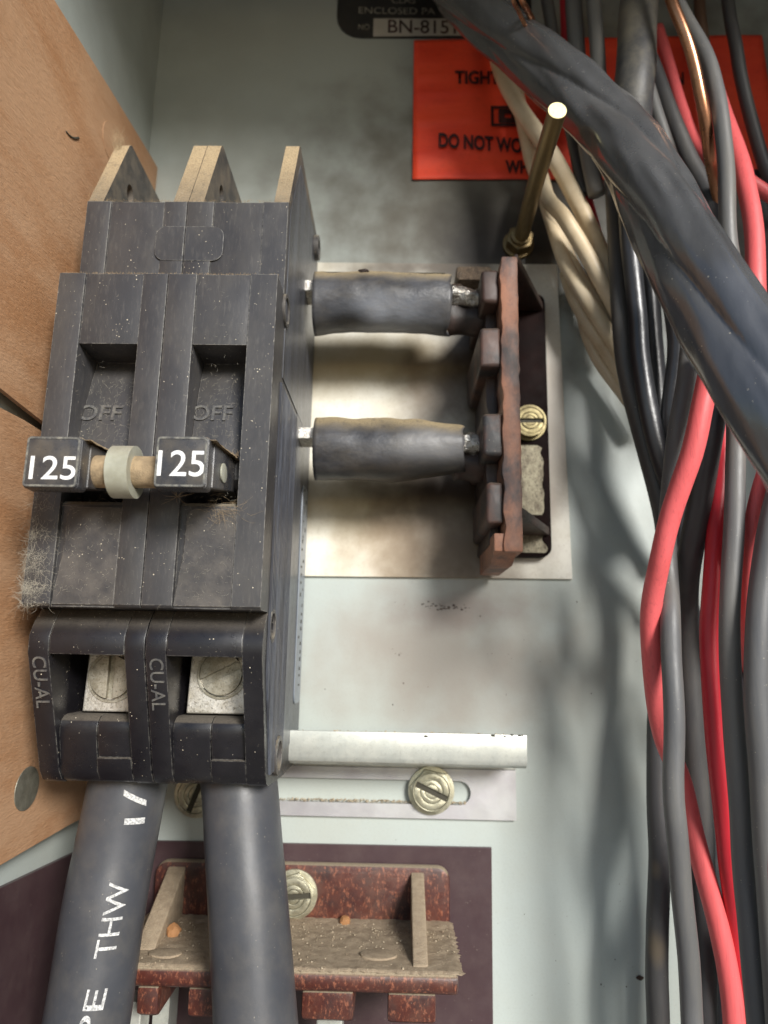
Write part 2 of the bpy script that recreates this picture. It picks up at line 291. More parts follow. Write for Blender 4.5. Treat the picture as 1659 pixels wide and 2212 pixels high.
def rrect(x0, x1, y0, y1, r, n=5, corners=(1, 1, 1, 1)):
    """counter-clockwise from lower left"""
    out = []
    for k, (cx, cy, a) in enumerate(((x0+r, y0+r, 180), (x1-r, y0+r, 270), (x1-r, y1-r, 0), (x0+r, y1-r, 90))):
        if not corners[k]:
            out.append(((x0, x1, x1, x0)[k], (y0, y0, y1, y1)[k])); continue
        for i in range(n+1):
            t = math.radians(a + 90*i/n); out.append((cx + r*math.cos(t), cy + r*math.sin(t)))
    return out
def catmull(pts, step):
    P = [Vector(p) for p in pts]; P = [P[0]*2-P[1]] + P + [P[-1]*2-P[-2]]; out = []
    for i in range(1, len(P)-2):
        n = max(2, int((P[i+1]-P[i]).length/step))
        for k in range(n):
            t = k/n; a, b, c, d = P[i-1], P[i], P[i+1], P[i+2]
            out.append(.5*((2*b) + (c-a)*t + (2*a-5*b+4*c-d)*t*t + (3*b-a-3*c+d)*t**3))
    out.append(P[-2]); return out
def tube(bm, pts, r, step=2., n=20, lobes=0, lob=0., twist=0., wob=.02, cap=True, flat=1., rfun=None, ridge=0.):
    path = catmull(pts, step); rings = []; up = Vector((0.3, 0.1, 1)); s = 0
    seed = random.random()*100
    for i, p in enumerate(path):
        t = (path[min(i+1, len(path)-1)] - path[max(i-1, 0)]).normalized()
        a = (up - t*up.dot(t)).normalized(); b = t.cross(a); up = a
        if i: s += (p-path[i-1]).length
        rr = r if rfun is None else r*rfun(i/(len(path)-1))
        ring = []
        for k in range(n):
            th = 2*math.pi*k/n
            q = rr*(1 + lob*(1.9*abs(math.cos(lobes*.5*(th + twist*s)))**.8 - 1.2 if lobes else 0) + wob*noise.noise(Vector((math.cos(th)*.8+seed, math.sin(th)*.8, s*.07)))
                    + (ridge*noise.noise(Vector((math.cos(th)*2.6+seed, math.sin(th)*2.6, s*.035))) + ridge*.6*noise.noise(Vector((math.cos(th)*3.5, math.sin(th)*3.5+seed, s*.06))) if ridge else 0))
            ring.append(bm.verts.new(p + a*(q*math.cos(th)*flat) + b*q*math.sin(th)))
        rings.append(ring)
    for r0, r1 in zip(rings, rings[1:]):
        for k in range(n): bm.faces.new((r0[k], r0[(k+1) % n], r1[(k+1) % n], r1[k]))
    if cap: bm.faces.new(rings[0][::-1]); bm.faces.new(rings[-1])
    return path
def textbm(s, size=10., bold=0., extrude=0., sub=0):
    cu = bpy.data.curves.new('t', 'FONT'); cu.body = s; cu.size = size; cu.offset = bold; cu.extrude = extrude
    cu.resolution_u = 5
    to = bpy.data.objects.new('t', cu); C.objects.link(to)
    dg = bpy.context.evaluated_depsgraph_get(); me = bpy.data.meshes.new_from_object(to.evaluated_get(dg))
    bpy.data.objects.remove(to); bpy.data.curves.remove(cu)
    bm = bmesh.new(); bm.from_mesh(me); bpy.data.meshes.remove(me)
    if sub:
        bmesh.ops.triangulate(bm, faces=bm.faces[:])
        for _ in range(sub):
            es = [e for e in bm.edges if e.calc_length() > size*.12]
            if es: bmesh.ops.subdivide_edges(bm, edges=es, cuts=1); bmesh.ops.triangulate(bm, faces=bm.faces[:])
    return bm
def fit(bm, p00, p10, p01, thick=0., drape=None):
    """map the text's bounding box on the parallelogram p00 (lower left), p10 (lower right), p01 (upper left)"""
    xs = [v.co.x for v in bm.verts]; ys = [v.co.y for v in bm.verts]
    x0, x1, y0, y1 = min(xs), max(xs), min(ys), max(ys)
    a, u, v = Vector(p00), Vector(p10)-Vector(p00), Vector(p01)-Vector(p00); nn = u.cross(v).normalized()
    for w in bm.verts:
        zz = w.co.z
        q = a + u*((w.co.x-x0)/(x1-x0)) + v*((w.co.y-y0)/(y1-y0)) + nn*(zz*thick)
        if drape: q = drape(q)
        w.co = q
    return bm
def path_len_radius(pts, w):
    """radius in mm of a wire that shows w pixels wide half way along"""
    p = pts[len(pts)//2]; return w/2*depth(p)/F

def wire(name, px, w, material, label, cat='wire', group=None, n=18, step=2.5, **k):
    pts = [U(*p) for p in px]; r = path_len_radius(pts, w)
    sd = random.random()*50
    pts = [tuple(q + Vector((noise.noise(q*.05+Vector((sd, 0, 0))), noise.noise(q*.05+Vector((0, sd, 0)))*.3, noise.noise(q*.05+Vector((0, 0, sd)))))*.55) for q in catmull(pts, 9.)]
    bm = bmesh.new(); tube(bm, pts, r, step, n, **k)
    o = obj(name, bm, material, smooth='all'); tag(o, label, cat, group); return o

# ------------------------------------------------------------------ setting
XL = -88.6
bm = bmesh.new(); prism(bm, [(XL-1.5, -220), (150, -220), (150, 237.5), (XL-1.5, 237.5)], -1.5, 0, 'z')
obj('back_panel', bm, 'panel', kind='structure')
bm = bmesh.new(); box(bm, XL-1.5, XL, -220, 236, 0.02, 118)
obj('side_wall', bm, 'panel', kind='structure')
bm = bmesh.new(); box(bm, XL, 148.5, 236, 237.5, 0.02, 205)  # out of view; depth lengthened into an added overhang to shade the upper panel
obj('top_wall_shade_hood', bm, 'panel', kind='structure')
bm = bmesh.new(); box(bm, 148.5, 150, -220, 236, 0.02, 118)
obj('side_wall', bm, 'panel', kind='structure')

# tan fibreboard barriers on the left wall
XF = -85.2
def wyz(px, py, x=XF): p = W(px, py, x); return (p[1], p[2])
def board(name, out, label, cat, x0=XF-1.2, x1=XF, m_='fibre', bevel=.15):
    bm = bmesh.new(); prism(bm, out, x0, x1, 'x'); fixn(bm)
    return tag(obj(name, bm, m_, bevel=bevel), label, cat)
tc = wyz(352, 392); tn = wyz(118, 0)
top = [tn]
sl = ((tn[0]-wyz(330, 345)[0])/(tn[1]-wyz(330, 345)[1]))
bL = wyz(0, 838); bR = wyz(58, 884); bR2 = wyz(110, 925)
up_out = [(tn[0]+sl*(118-tn[1]), 118), tn, wyz(240, 195), wyz(331, 345), wyz(348, 375), wyz(352, 395), wyz(347, 430), (bR2[0]+2, 3), bR2, bR, bL, (bL[0]-1, 118)]
b1 = board('fibreboard_barrier', up_out, 'upper tan fibreboard sheet on the left wall with a slanted top edge', 'fibreboard')
lo_out = [(wyz(0, 880)[0]+1, 118), wyz(0, 880), wyz(52, 907), wyz(120, 950), (60, 4), (wyz(160, 1777)[0], 4), wyz(147, 1784), wyz(0, 1870), (wyz(0, 1870)[0]-4, 118)]
b2 = board('fibreboard_barrier', lo_out, 'lower tan fibreboard sheet on the left wall beside the breaker', 'fibreboard')
mr_out = [wyz(0, 1919, XL+1.2), wyz(172, 1837, XL+1.2), (wyz(172, 1837, XL+1.2)[0]+1, .5), (-200, .5), (-200, 118), (wyz(0, 1919, XL+1.2)[0]-3, 118)]
board('fibre_liner', mr_out, 'dark maroon fibre liner low on the left wall', 'liner', XL+.05, XL+1.2, 'maroon', .2)
def plug(px, py, rpy, rpx, m_, parent, lift=.25):
    c = W(px, py, XF); a = W(px, py-rpy, XF); b = W(px-rpx, py, XF)
    ry = abs(a[1]-c[1]); rz = math.hypot(b[2]-c[2], 0)
    bm = bmesh.new(); prism(bm, [(c[1]+ry*math.cos(t*math.pi/14), c[2]+rz*math.sin(t*math.pi/14)) for t in range(28)], XF+.02, XF+lift, 'x')
    return obj('fixing_plug', bm, m_, parent, bevel=.12)
plug(57, 1703, 46, 26, 'plug', b2); plug(236, 303, 40, 17, 'fibre', b1, .15)
bm = bmesh.new()
tube(bm, [W(142, 283, XF+.02), W(150, 292, XF+.05), W(160, 298, XF+.05), W(170, 297, XF+.02)], .35, .6, 8, flat=.5)
obj('edge_nick', bm, 'slot', b1, smooth='all')

# black nameplate at the top
z = .5; q = lambda x, y, z=.5: U(x, y, z)
a = q(726, 85); b = q(1150, 92)
bm = bmesh.new(); prism(bm, rrect(a[0], b[0], a[1]+.8, a[1]+90, 9, corners=(1, 0, 0, 0)), .05, .5, 'z')
npl = obj('nameplate', bm, 'nameplate'); tag(npl, 'black enclosure nameplate with silver lettering at the top edge of the panel', 'nameplate')
a = q(806, 79, .55); b = q(1030, 76, .55); c = q(806, 40, .55)
bm = bmesh.new(); prism(bm, [(a[0], a[1]), (b[0], b[1]), (b[0], c[1]), (a[0], c[1])], .5, .6, 'z')
obj('number_box', bm, 'box', npl)
def flat_text(s, l, t, r_, b_, zz, m_, parent, name='lettering', bold=.3, rb=None, thick=0.):
    """text between photograph columns l..r_ and rows t..b_ ; rb = row of the baseline at the right end"""
    rb = b_ + (r_-l)*.015 if rb is None else rb
    p00, p10, p01 = U(l, b_, zz), U(r_, rb, zz), U(l, t, zz)
    bm = fit(textbm(s, 10, bold, extrude=1 if thick else 0), p00, p10, (p00[0]+(p01[0]-p00[0])*.3, p01[1], zz), thick)
    return obj(name, bm, m_, parent)
flat_text('BN-8151', 838, 42, 985, 71, .64, 'ink', npl, bold=.1)
flat_text('NO', 774, 52, 798, 64, .56, 'gold', npl, bold=0)
flat_text('ENCLOSED PA', 775, 15, 940, 29, .56, 'gold', npl, bold=0)
flat_text('CLAS', 846, -8, 897, 7, .56, 'gold', npl, bold=0)

# red label, slightly rippled
bm = bmesh.new(); nx, ny = 60, 40
c00, c10, c01, c11 = U(891, 391, 0), U(1700, 425, 0), U(894, 91, 0), U(1643, 80, 0)
c10 = (c11[0]+2, c00[1]+1, 0)
grid = []
for j in range(ny+1):
    for i in range(nx+1):
        u, v = i/nx, j/ny
        x = (c00[0]*(1-v)+c01[0]*v)*(1-u) + (c10[0]*(1-v)+c11[0]*v)*u
        y = (c00[1]*(1-u)+c10[1]*u)*(1-v) + (c01[1]*(1-u)+c11[1]*u)*v + .5*noise.noise(Vector((u*6, v*3, 5)))
        cr = 0.
        for (v0, a_) in ((.60, .55), (.72, .4), (.40, .5)): cr += a_*math.exp(-((v - v0 - .03*math.sin(u*5))/.018)**2)*max(0, 1-u*2.2)
        z_ = .75 + .35*noise.noise(Vector((u*5, v*9, 2))) + cr*.8
        grid.append(bm.verts.new((x, y, z_)))
for j in range(ny):
    for i in range(nx):
        k = j*(nx+1)+i; bm.faces.new((grid[k], grid[k+1], grid[k+nx+2], grid[k+nx+1]))
rg = bmesh.ops.extrude_face_region(bm, geom=bm.faces[:])
for e in rg['geom']:
    if isinstance(e, bmesh.types.BMVert): e.co.z += .12
fixn(bm)
lab = obj('warning_label', bm, 'label', smooth='all'); tag(lab, 'wrinkled orange-red warning label with black lettering behind the wires', 'label')
zt = 1.75
flat_text('TIGHTEN', 983, 152, 1120, 181, zt, 'ink', lab, bold=.25)
flat_text('TION', 1415, 155, 1478, 182, zt, 'ink', lab, bold=.25)
flat_text('DO NOT WO', 948, 286, 1128, 318, zt, 'ink', lab, bold=.3, rb=331)
flat_text('WH', 1092, 346, 1142, 374, zt, 'ink', lab, bold=.3)
bm = bmesh.new()
a = U(1061, 272, zt-.05); b = U(1133, 229, zt-.05)
for (x0, x1, y0, y1) in ((a[0], b[0], a[1], a[1]+.9), (a[0], b[0], b[1]-.9, b[1]), (a[0], a[0]+.9, a[1]+.9, b[1]-.9), (b[0]-.9, b[0], a[1]+.9, b[1]-.9)): box(bm, x0, x1, y0, y1, zt-.15, zt)
cx_, cy_ = (a[0]+b[0])/2, (a[1]+b[1])/2
prism(bm, rrect(cx_-3.2, cx_+3.2, cy_-2.8, cy_+2.8, .6), zt-.15, zt, 'z', holes=[rrect(cx_-1.1, cx_+1.1, cy_-.8, cy_+.8, .3)])
obj('square_emblem', bm, 'ink', lab)

# cream insulating plate
a = U(1203, 571, 1.2); b = U(1237, 1251, 1.2); c = U(670, 1246, 1.2)
bm = bmesh.new(); prism(bm, [(-70, c[1]), (b[0], b[1]), (a[0], a[1]), (-70, a[1])], .02, 1.2, 'z'); fixn(bm)
tag(obj('insulating_plate', bm, 'cream', bevel=.12), 'cream insulating plate stained by smoke behind the upper insulator', 'plate')
# maroon plate
a = U(1062, 1831, 1.); b = U(345, 1817, 1.)
bm = bmesh.new(); prism(bm, [(-84, -200), (a[0]-.3, -200), (a[0], a[1]), (-84, b[1])], .02, 1., 'z'); fixn(bm)
tag(obj('mounting_plate', bm, 'maroon', bevel=.12), 'dark maroon fibre plate under the lower insulator', 'plate')

# ------------------------------------------------------------------ screws
def screw(px, py, zb, r, ang, parent, name='screw', h=3.0, m_='zscrew', hexa=True):
    cx, cy, _ = U(px, py, zb + h*.6)
    bm = bmesh.new()
    prof = [(r, 0), (r, .5), (r*.93, .8)]
    prism(bm, circ(cx, cy, r, 36), zb, zb+.9, 'z')
    if hexa:
        a0 = math.radians(ang+12); hx = [(cx+r*.93*math.cos(a0+k*math.pi/3), cy+r*.93*math.sin(a0+k*math.pi/3)) for k in range(6)]
    else: hx = circ(cx, cy, r*.86, 36)
    prism(bm, hx, zb+.9, zb+h*.75, 'z')
    # indented, slotted top: two half discs with a gap, ringed
    for s in (-1, 1):
        for (r0, r1, dz) in ((0, .28, -.12), (.30, .46, .0), (.50, .74, -.15)):
            pts = []
            g = r*.12
            A0 = math.asin(min(.99, g/(r*r1))); 
            for k in range(15):
                t = A0 + (math.pi-2*A0)*k/14; pts.append((r*r1*math.cos(t), r*r1*math.sin(t)))
            if r0:
                A1 = math.asin(min(.99, g/(r*r0)))
                for k in range(15):
                    t = A1 + (math.pi-2*A1)*(14-k)/14; pts.append((r*r0*math.cos(t), r*r0*math.sin(t)))
            if s < 0: pts = [(-x, -y) for x, y in pts]
            an = math.radians(ang); pts = [(cx+x*math.cos(an)-y*math.sin(an), cy+x*math.sin(an)+y*math.cos(an)) for x, y in pts]
            prism(bm, pts, zb+h*.75-.1, zb+h+dz, 'z')
    # raised rim
    rim = circ(cx, cy, r*.86 if hexa else r*.90, 36); inn = circ(cx, cy, r*.76, 36)
    if hexa: rim = circ(cx, cy, r*.80, 36)
    prism(bm, rim, zb+h*.75-.1, zb+h+.05, 'z', holes=[inn])
    fixn(bm)
    o = obj(name, bm, m_, parent, bevel=.08, smooth=35)
    bm = bmesh.new(); an = math.radians(ang); hw, hl_ = r*.115, r*.72
    prism(bm, [(cx+x*math.cos(an)-y*math.sin(an), cy+x*math.sin(an)+y*math.cos(an)) for x, y in ((-hl_, -hw), (hl_, -hw), (hl_, hw), (-hl_, hw))], zb+h*.75-.2, zb+h*.75+.06, 'z'); fixn(bm)
    obj('slot_grime', bm, 'slot', o if parent is None else parent)
    return o

# ------------------------------------------------------------------ steel bracket
br = thing('mounting_bracket', U(900, 1720, 0), 'zinc plated steel rail bracket with slotted flange and two screws', 'bracket')
yt = U(800, 1581, 20)[1]; yb = U(800, 1655, 20)[1]; xe = U(1139, 1620, 20)[0]
xf = U(1115, 1720, 1.6)[0]; fb = U(1115, 1773, 1.6)[1]
prof = [(yt, 20), (yb+2.2, 20), (yb+.8, 19.4), (yb, 17.8), (yb, 1.6), (yb-3, 1.6), (yb-3, .05), (yb+1.4, .05), (yb+1.4, 17.5), (yb+2.2, 18.5), (yt, 18.5)]
bm = bmesh.new(); prism(bm, prof, -60, xe, 'x'); fixn(bm)
for v in bm.verts:
    v.co.y += .25*noise.noise(Vector((v.co.x*.1, v.co.z*.1, 0)))
obj('rail', bm, 'zinc', br, bevel=.25, smooth=30)
sy0 = U(930, 1738, 1.6)[1]; sy1 = U(930, 1686, 1.6)[1]; sx1 = U(1017, 1712, 1.6)[0]
rr = (sy1-sy0)/2; sl_ = [(sx1-rr + rr*math.sin(t*math.pi/12), (sy0+sy1)/2 - rr*math.cos(t*math.pi/12)) for t in range(13)] + [(-56, sy1), (-56, sy0)]
bm = bmesh.new(); prism(bm, [(-60, fb), (xf, fb), (xf, yb-3.02), (-60, yb-3.02)], .05, 1.6, 'z', holes=[sl_]); fixn(bm)
obj('slotted_flange', bm, 'zincflat', br)
screw(932, 1709, 1.65, 6.6, -24, br); screw(424, 1716, 1.65, 6.6, 70, br)

# ------------------------------------------------------------------ bus insulators
ins = thing('bus_insulator', U(650, 2000, 1), 'mottled red-brown moulded insulator lying level under a coat of dust, below the breaker cables', 'insulator')
zb0, zb1, zf = 1.0, 5.0, 36.
bl = U(335, 1868, zb1); brr = U(972, 1875, zb1); sh0 = U(905, 1995, zb1)
ysh = sh0[1]; xr = brr[0]; xl = -66
bm = bmesh.new(); prism(bm, rrect(xl, xr, ysh-10, brr[1], 3.5), zb0+.02, zb1, 'z'); fixn(bm)
obj('base', bm, 'redmould', ins, bevel=1.2, smooth=30)
yfr = U(700, 2150, zf)[1]
yc = (ysh+U(700, 2098, zf)[1])/2
ysh = U(700, 2097, zf)[1]
xs1 = U(991, 2110, zf)[0]
bm = bmesh.new(); prism(bm, [(ysh, zb1-.5), (ysh, zf-1.2), (ysh-.5, zf-.4), (ysh-1.2, zf), (yfr+1.5, zf), (yfr, zf-1.5), (yfr, zb1-.5)], xl-2, xs1, 'x'); fixn(bm)
obj('shelf', bm, 'redmould', ins, bevel=1.0, smooth=30)
# dust coat on the shelf: a lumpy sheet of real thickness
bm = bmesh.new(); nx, ny = 180, 60; g = []
for j in range(ny+1):
    for i in range(nx+1):
        x = xl-1.5 + (xs1-xl+1.9)*i/nx; zz = zb1 + (zf-zb1-.1)*j/ny
        e = .2 + 0.22*max(0, noise.noise(Vector((x*.35, zz*.35, 0)))+.35) + .5*max(0, 1-(zz-zb1)/5) + .13*noise.noise(Vector((x*1.3, zz*1.3, 3)))
        xx = x + (noise.noise(Vector((0, zz*.9, 4)))*1.1 + .7 if i == nx else 0)
        zz2 = zz + (noise.noise(Vector((x*.9, 0, 4)))*.7 if j == ny else 0)
        dy = -1.0 if (i in (0, nx) or j == ny) else 0
        g.append(bm.verts.new((xx, ysh+e+dy*.45, zz2)))
for j in range(ny):
    for i in range(nx):
        k = j*(nx+1)+i; bm.faces.new((g[k], g[k+nx+1], g[k+nx+2], g[k+1]))
obj('dust_layer', bm, 'dustshelf', ins, smooth='all', kind='stuff')
def gusset(bm, x0, x1, y0, y1, zlow, zhigh):
    prism(bm, [(y0, zlow), (y0, zhigh), (y0+.8, zhigh), (y1-.5, zlow+1.2), (y1, zlow)], x0, x1, 'x')
gx = U(905, 1990, 20)[0]
bm = bmesh.new(); gusset(bm, gx-1.8, gx+1.8, ysh-.3, brr[1]-1.2, zb1-.5, zf-2.5); fixn(bm)
obj('gusset', bm, 'dustshelf', ins, bevel=1.5, smooth=60)
gx2 = U(350, 1990, 18)[0]
bm = bmesh.new(); gusset(bm, gx2-3.2, gx2+1.6, ysh-.3, brr[1]-1.2, zb1-.5, zf-8); fixn(bm)
obj('gusset', bm, 'dustshelf', ins, bevel=1.5, smooth=60)
for (l, r_) in ((298, 345), (408, 466), (652, 764), (837, 941)):
    a = U(l, 2180, zf-3)[0]; b = U(r_, 2180, zf-3)[0]
    yb_ = U(700, 2204, zf-3)[1]
    bm = bmesh.new(); prism(bm, [(yfr+.2, zb1), (yfr+.2, zf-1), (yb_+.8, zf-1.5), (yb_, zf-3), (yb_, zb1)], a, b, 'x'); fixn(bm)
    obj('tooth', bm, 'redmould', ins, bevel=.9, smooth=35)
for (l, r_) in ((686, 741), (276, 312)):
    a = U(l, 2205, 22)[0]; b = U(r_, 2205, 22)[0]; y1_ = U(700, 2202, 24)[1]
    bm = bmesh.new(); box(bm, a, b, y1_-14, y1_+3, 18, 25); fixn(bm)
    obj('bus_tab', bm, 'zinc', ins, bevel=.4)
a = U(338, 2150, 12)[0]; b = U(372, 2150, 12)[0]; y1_ = yfr+1
bm = bmesh.new(); box(bm, a, b, y1_-24, y1_+2, 6, 14); obj('bus_tab', bm, 'zinc', ins, bevel=.6)
screw(634, 1935, zb1+.05, 6.4, 5, ins)
# bosses and a broken crumb on the dusty shelf
for (px, py, rx, rz) in ((357, 2064, 4., 2.6), (818, 2066, 4.5, 3.)):
    c = None
    zz = 26; p = U(px, py, zz)
    for k in range(12):
        zz += (ysh - U(px, py, zz)[1])*-1.5 if False else 0
    # depth at which the ray meets the shelf
    zs = min(((abs(U(px, py, t)[1]-ysh), t) for t in [i*.5 for i in range(0, 80)]))[1]
    p = U(px, py, zs); bm = bmesh.new()
    prism(bm, circ(p[0], zs, rx, 24, rz), ysh, ysh+.75, 'y'); fixn(bm)
    obj('boss', bm, 'dustshelf', ins, bevel=.3, smooth=40)
def on_shelf(px, py):
    zs = min(((abs(U(px, py, t)[1]-ysh), t) for t in [i*.25 for i in range(0, 160)]))[1]
    return U(px, py, zs)[0], zs
def lump(bm, c, r, seed=0, sub=2, sq=(1, 1, 1)):
    rr_ = bmesh.ops.create_icosphere(bm, subdivisions=sub, radius=1)
    for v in rr_['verts']:
        k = 1+.35*noise.noise(v.co*1.7+Vector((seed, 0, 0)))
        v.co = Vector((c[0]+v.co.x*r*k*sq[0], c[1]+v.co.y*r*k*sq[1], c[2]+v.co.z*r*k*sq[2]))
for (px, py, r, m_, lb) in ((374, 2022, 1.9, 'chip', 'orange brown crumb on the dusty insulator shelf beside its left gusset'), (745, 1998, 1.4, 'chip', 'small orange crumb on the dusty insulator shelf under the panel screw')):
    x, zz = on_shelf(px, py); bm = bmesh.new(); lump(bm, (x, ysh+r*.6, zz), r, px)
    tag(obj('crumb', bm, m_, smooth=25), lb, 'crumb')
bm = bmesh.new()
for i in range(900):
    x = random.uniform(xl, xs1); zz = zb1+.4 + abs(random.gauss(0, 9)) if random.random() < .75 else random.uniform(zb1, zf)
    if zz > zf-.3: continue
    c = (x, ysh+.3+random.random()*.2, zz); r = random.choice((.08, .1, .14, .22))*random.uniform(.7, 1.3)
    lump(bm, c, r, i, 1)
obj('grit', bm, 'grit', ins, kind='stuff')

# upper insulator, standing on end and burnt
ui = thing('bus_insulator', U(1120, 900, 1.2), 'burnt upright brown insulator with grey teeth, on the cream plate', 'insulator')
a = U(1176, 634, 5); b = U(1193, 1203, 5); xr = b[0]; yb0 = b[1]; yt0 = a[1]
zr = 38.
xrr = U(1124, 850, zr)[0]                       # right side of the rib
xrl = xrr-4.8
yrt = U(1090, 553, zr)[1]; yrb = U(1105, 1192, zr)[1]
bm = bmesh.new(); prism(bm, rrect(xrl-1, xr, yb0, yt0, 3., corners=(0, 1, 1, 0)), 1.25, 5, 'z'); fixn(bm)
obj('base', bm, 'darkmaroon', ui, bevel=.5, smooth=35)
bm = bmesh.new()
ys = [yrb + (yrt-yrb)*i/40 for i in range(41)]
outl = [(xrl + .9*noise.noise(Vector((0, y*.2, 1))), y) for y in ys] + [(xrr + .35*noise.noise(Vector((0, y*.35, 9))), y) for y in reversed(ys)]
prism(bm, outl, 4.8, zr, 'z'); fixn(bm)
obj('rib', bm, 'burnt', ui, bevel=.6, smooth=30)
bm = bmesh.new()
a = U(1060, 1200, zr-6); prism(bm, [(yrb-2.5, 4.8), (yrb-2.5, zr-9), (yrb+.3, zr-1), (yrb+5, zr-1), (yrb+5, 4.8)], xrl-2.5, xrl+3.5, 'x'); fixn(bm)
obj('end_lug', bm, 'burnt', ui, bevel=.6, smooth=30)
a = U(986, 604, 20); b_ = U(1040, 574, 20)
bm = bmesh.new(); prism(bm, rrect(a[0], xrl+.1, a[1], b_[1], 1.), 2, 20, 'z'); fixn(bm); bmesh.ops.bevel(bm, geom=[e for e in bm.edges if e.calc_face_angle(0) > .6], offset=.7, segments=2, affect='EDGES', profile=.5, clamp_overlap=True)
obj('end_block', bm, 'grimyblock', ui, smooth=40)
bm = bmesh.new(); ys2 = [yrb+3 + (yrt-yrb-9)*i/30 for i in range(31)]
prism(bm, [(xrl-2.6+1.2*noise.noise(Vector((0, y*.13, 4)))-.8*math.cos((y-yrb)*2*math.pi/23.), y) for y in ys2] + [(xrl+.2, ys2[-1]), (xrl+.2, ys2[0])], 1.9, zr-9, 'z'); fixn(bm)
obj('web', bm, 'charred', ui, bevel=.6, smooth=40)
# teeth: deep dark body with a paler face towards the front
for (t0, t1, l, zt_, mm) in ((583, 652, 1040, zr-2, 'charred'), (707, 792, 1036, zr-1, 'greytooth'), (893, 984, 1044, zr-1, 'greytooth'), (1042, 1132, 1050, zr-1, 'greytooth')):
    y1 = U(1060, t0, zt_)[1]; y0 = U(1060, t1, zt_)[1]; x0 = U(l, (t0+t1)/2, zt_)[0]
    bm = bmesh.new()
    prism(bm, rrect(x0, xrl+.1, y0, y1, 1.2, corners=(1, 0, 0, 1)), 3, zt_, 'z'); fixn(bm)
    bmesh.ops.bevel(bm, geom=[e for e in bm.edges if e.calc_face_angle(0) > .6], offset=1.0, segments=3, affect='EDGES', profile=.5, clamp_overlap=True)
    for v in bm.verts:
        q_ = v.co*.35; v.co.x += .55*noise.noise(q_) ; v.co.y += .6*noise.noise(q_+Vector((9, 0, 0)))
    obj('tooth', bm, mm, ui, smooth=50)
y0 = U(1110, 1152, 20)[1]
for (yy, th) in ((U(1155, 1128, 20)[1], 2.6), (U(1150, 612, 20)[1], 2.6)):
    bm = bmesh.new(); prism(bm, [(xrr-.2, 4.9), (xrr-.2, zr-4), (xrr+.8, zr-4), (xr-1, 6.2), (xr-.8, 4.9)], yy-th/2, yy+th/2, 'y'); fixn(bm)
    obj('gusset', bm, 'charred', ui, bevel=.5, smooth=35)
screw(1143, 911, 5.05, 5.6, 1, ui, hexa=False, h=3.6, m_='zscrewd')
# pale grimy film of grit on the lower half of the base
for (ta, tb) in ((962, 1112), (1150, 1194)):
    ya = U(1160, ta, 5.2)[1]; yb_ = U(1160, tb, 5.2)[1]
    bm = bmesh.new(); n_ = 26; left = []; right = []
    for i in range(n_+1):
        y = ya+(yb_-ya)*i/n_; left.append((xrr-.4, y)); right.append((xr-2.2-2.2*noise.noise(Vector((y*.3, 1, 1)))-(1.5 if i == 0 else 0), y))
    prism(bm, left + right[::-1], 5.0, 5.25, 'z'); fixn(bm)
    obj('grime_crust', bm, 'grimy', ui, kind='stuff')

# brass rod standing out of the panel
rod = thing('brass_stud', U(1125, 540, 0), 'long dull brass stud with a bright cut end standing out of the panel', 'stud')
tx, ty, tz = U(1204, 238, 60); bx0, by0 = tx+.1, ty-.4
bm = bmesh.new(); tube(bm, [(bx0+.4, by0-.3, 1), (tx, ty, 30), (tx, ty, 59.8)], 2.42, 3, 28, wob=.006); obj('shaft', bm, 'brass', rod, smooth=50)
bm = bmesh.new(); prism(bm, circ(tx, ty, 2.35, 32), 59.75, 60.0, 'z'); obj('cut_end', bm, 'brasscut', rod, bevel=.08)
bm = bmesh.new(); prism(bm, [(bx0+4.6*math.cos(k*math.pi/3+.3), by0+4.6*math.sin(k*math.pi/3+.3)) for k in range(6)], 1.2, 5, 'z'); prism(bm, circ(bx0, by0, 5.2, 30), .1, 1.2, 'z'); prism(bm, circ(bx0, by0, 3.4, 30), 5, 6.4, 'z')
obj('nut', bm, 'brass', rod, bevel=.25, smooth=30)

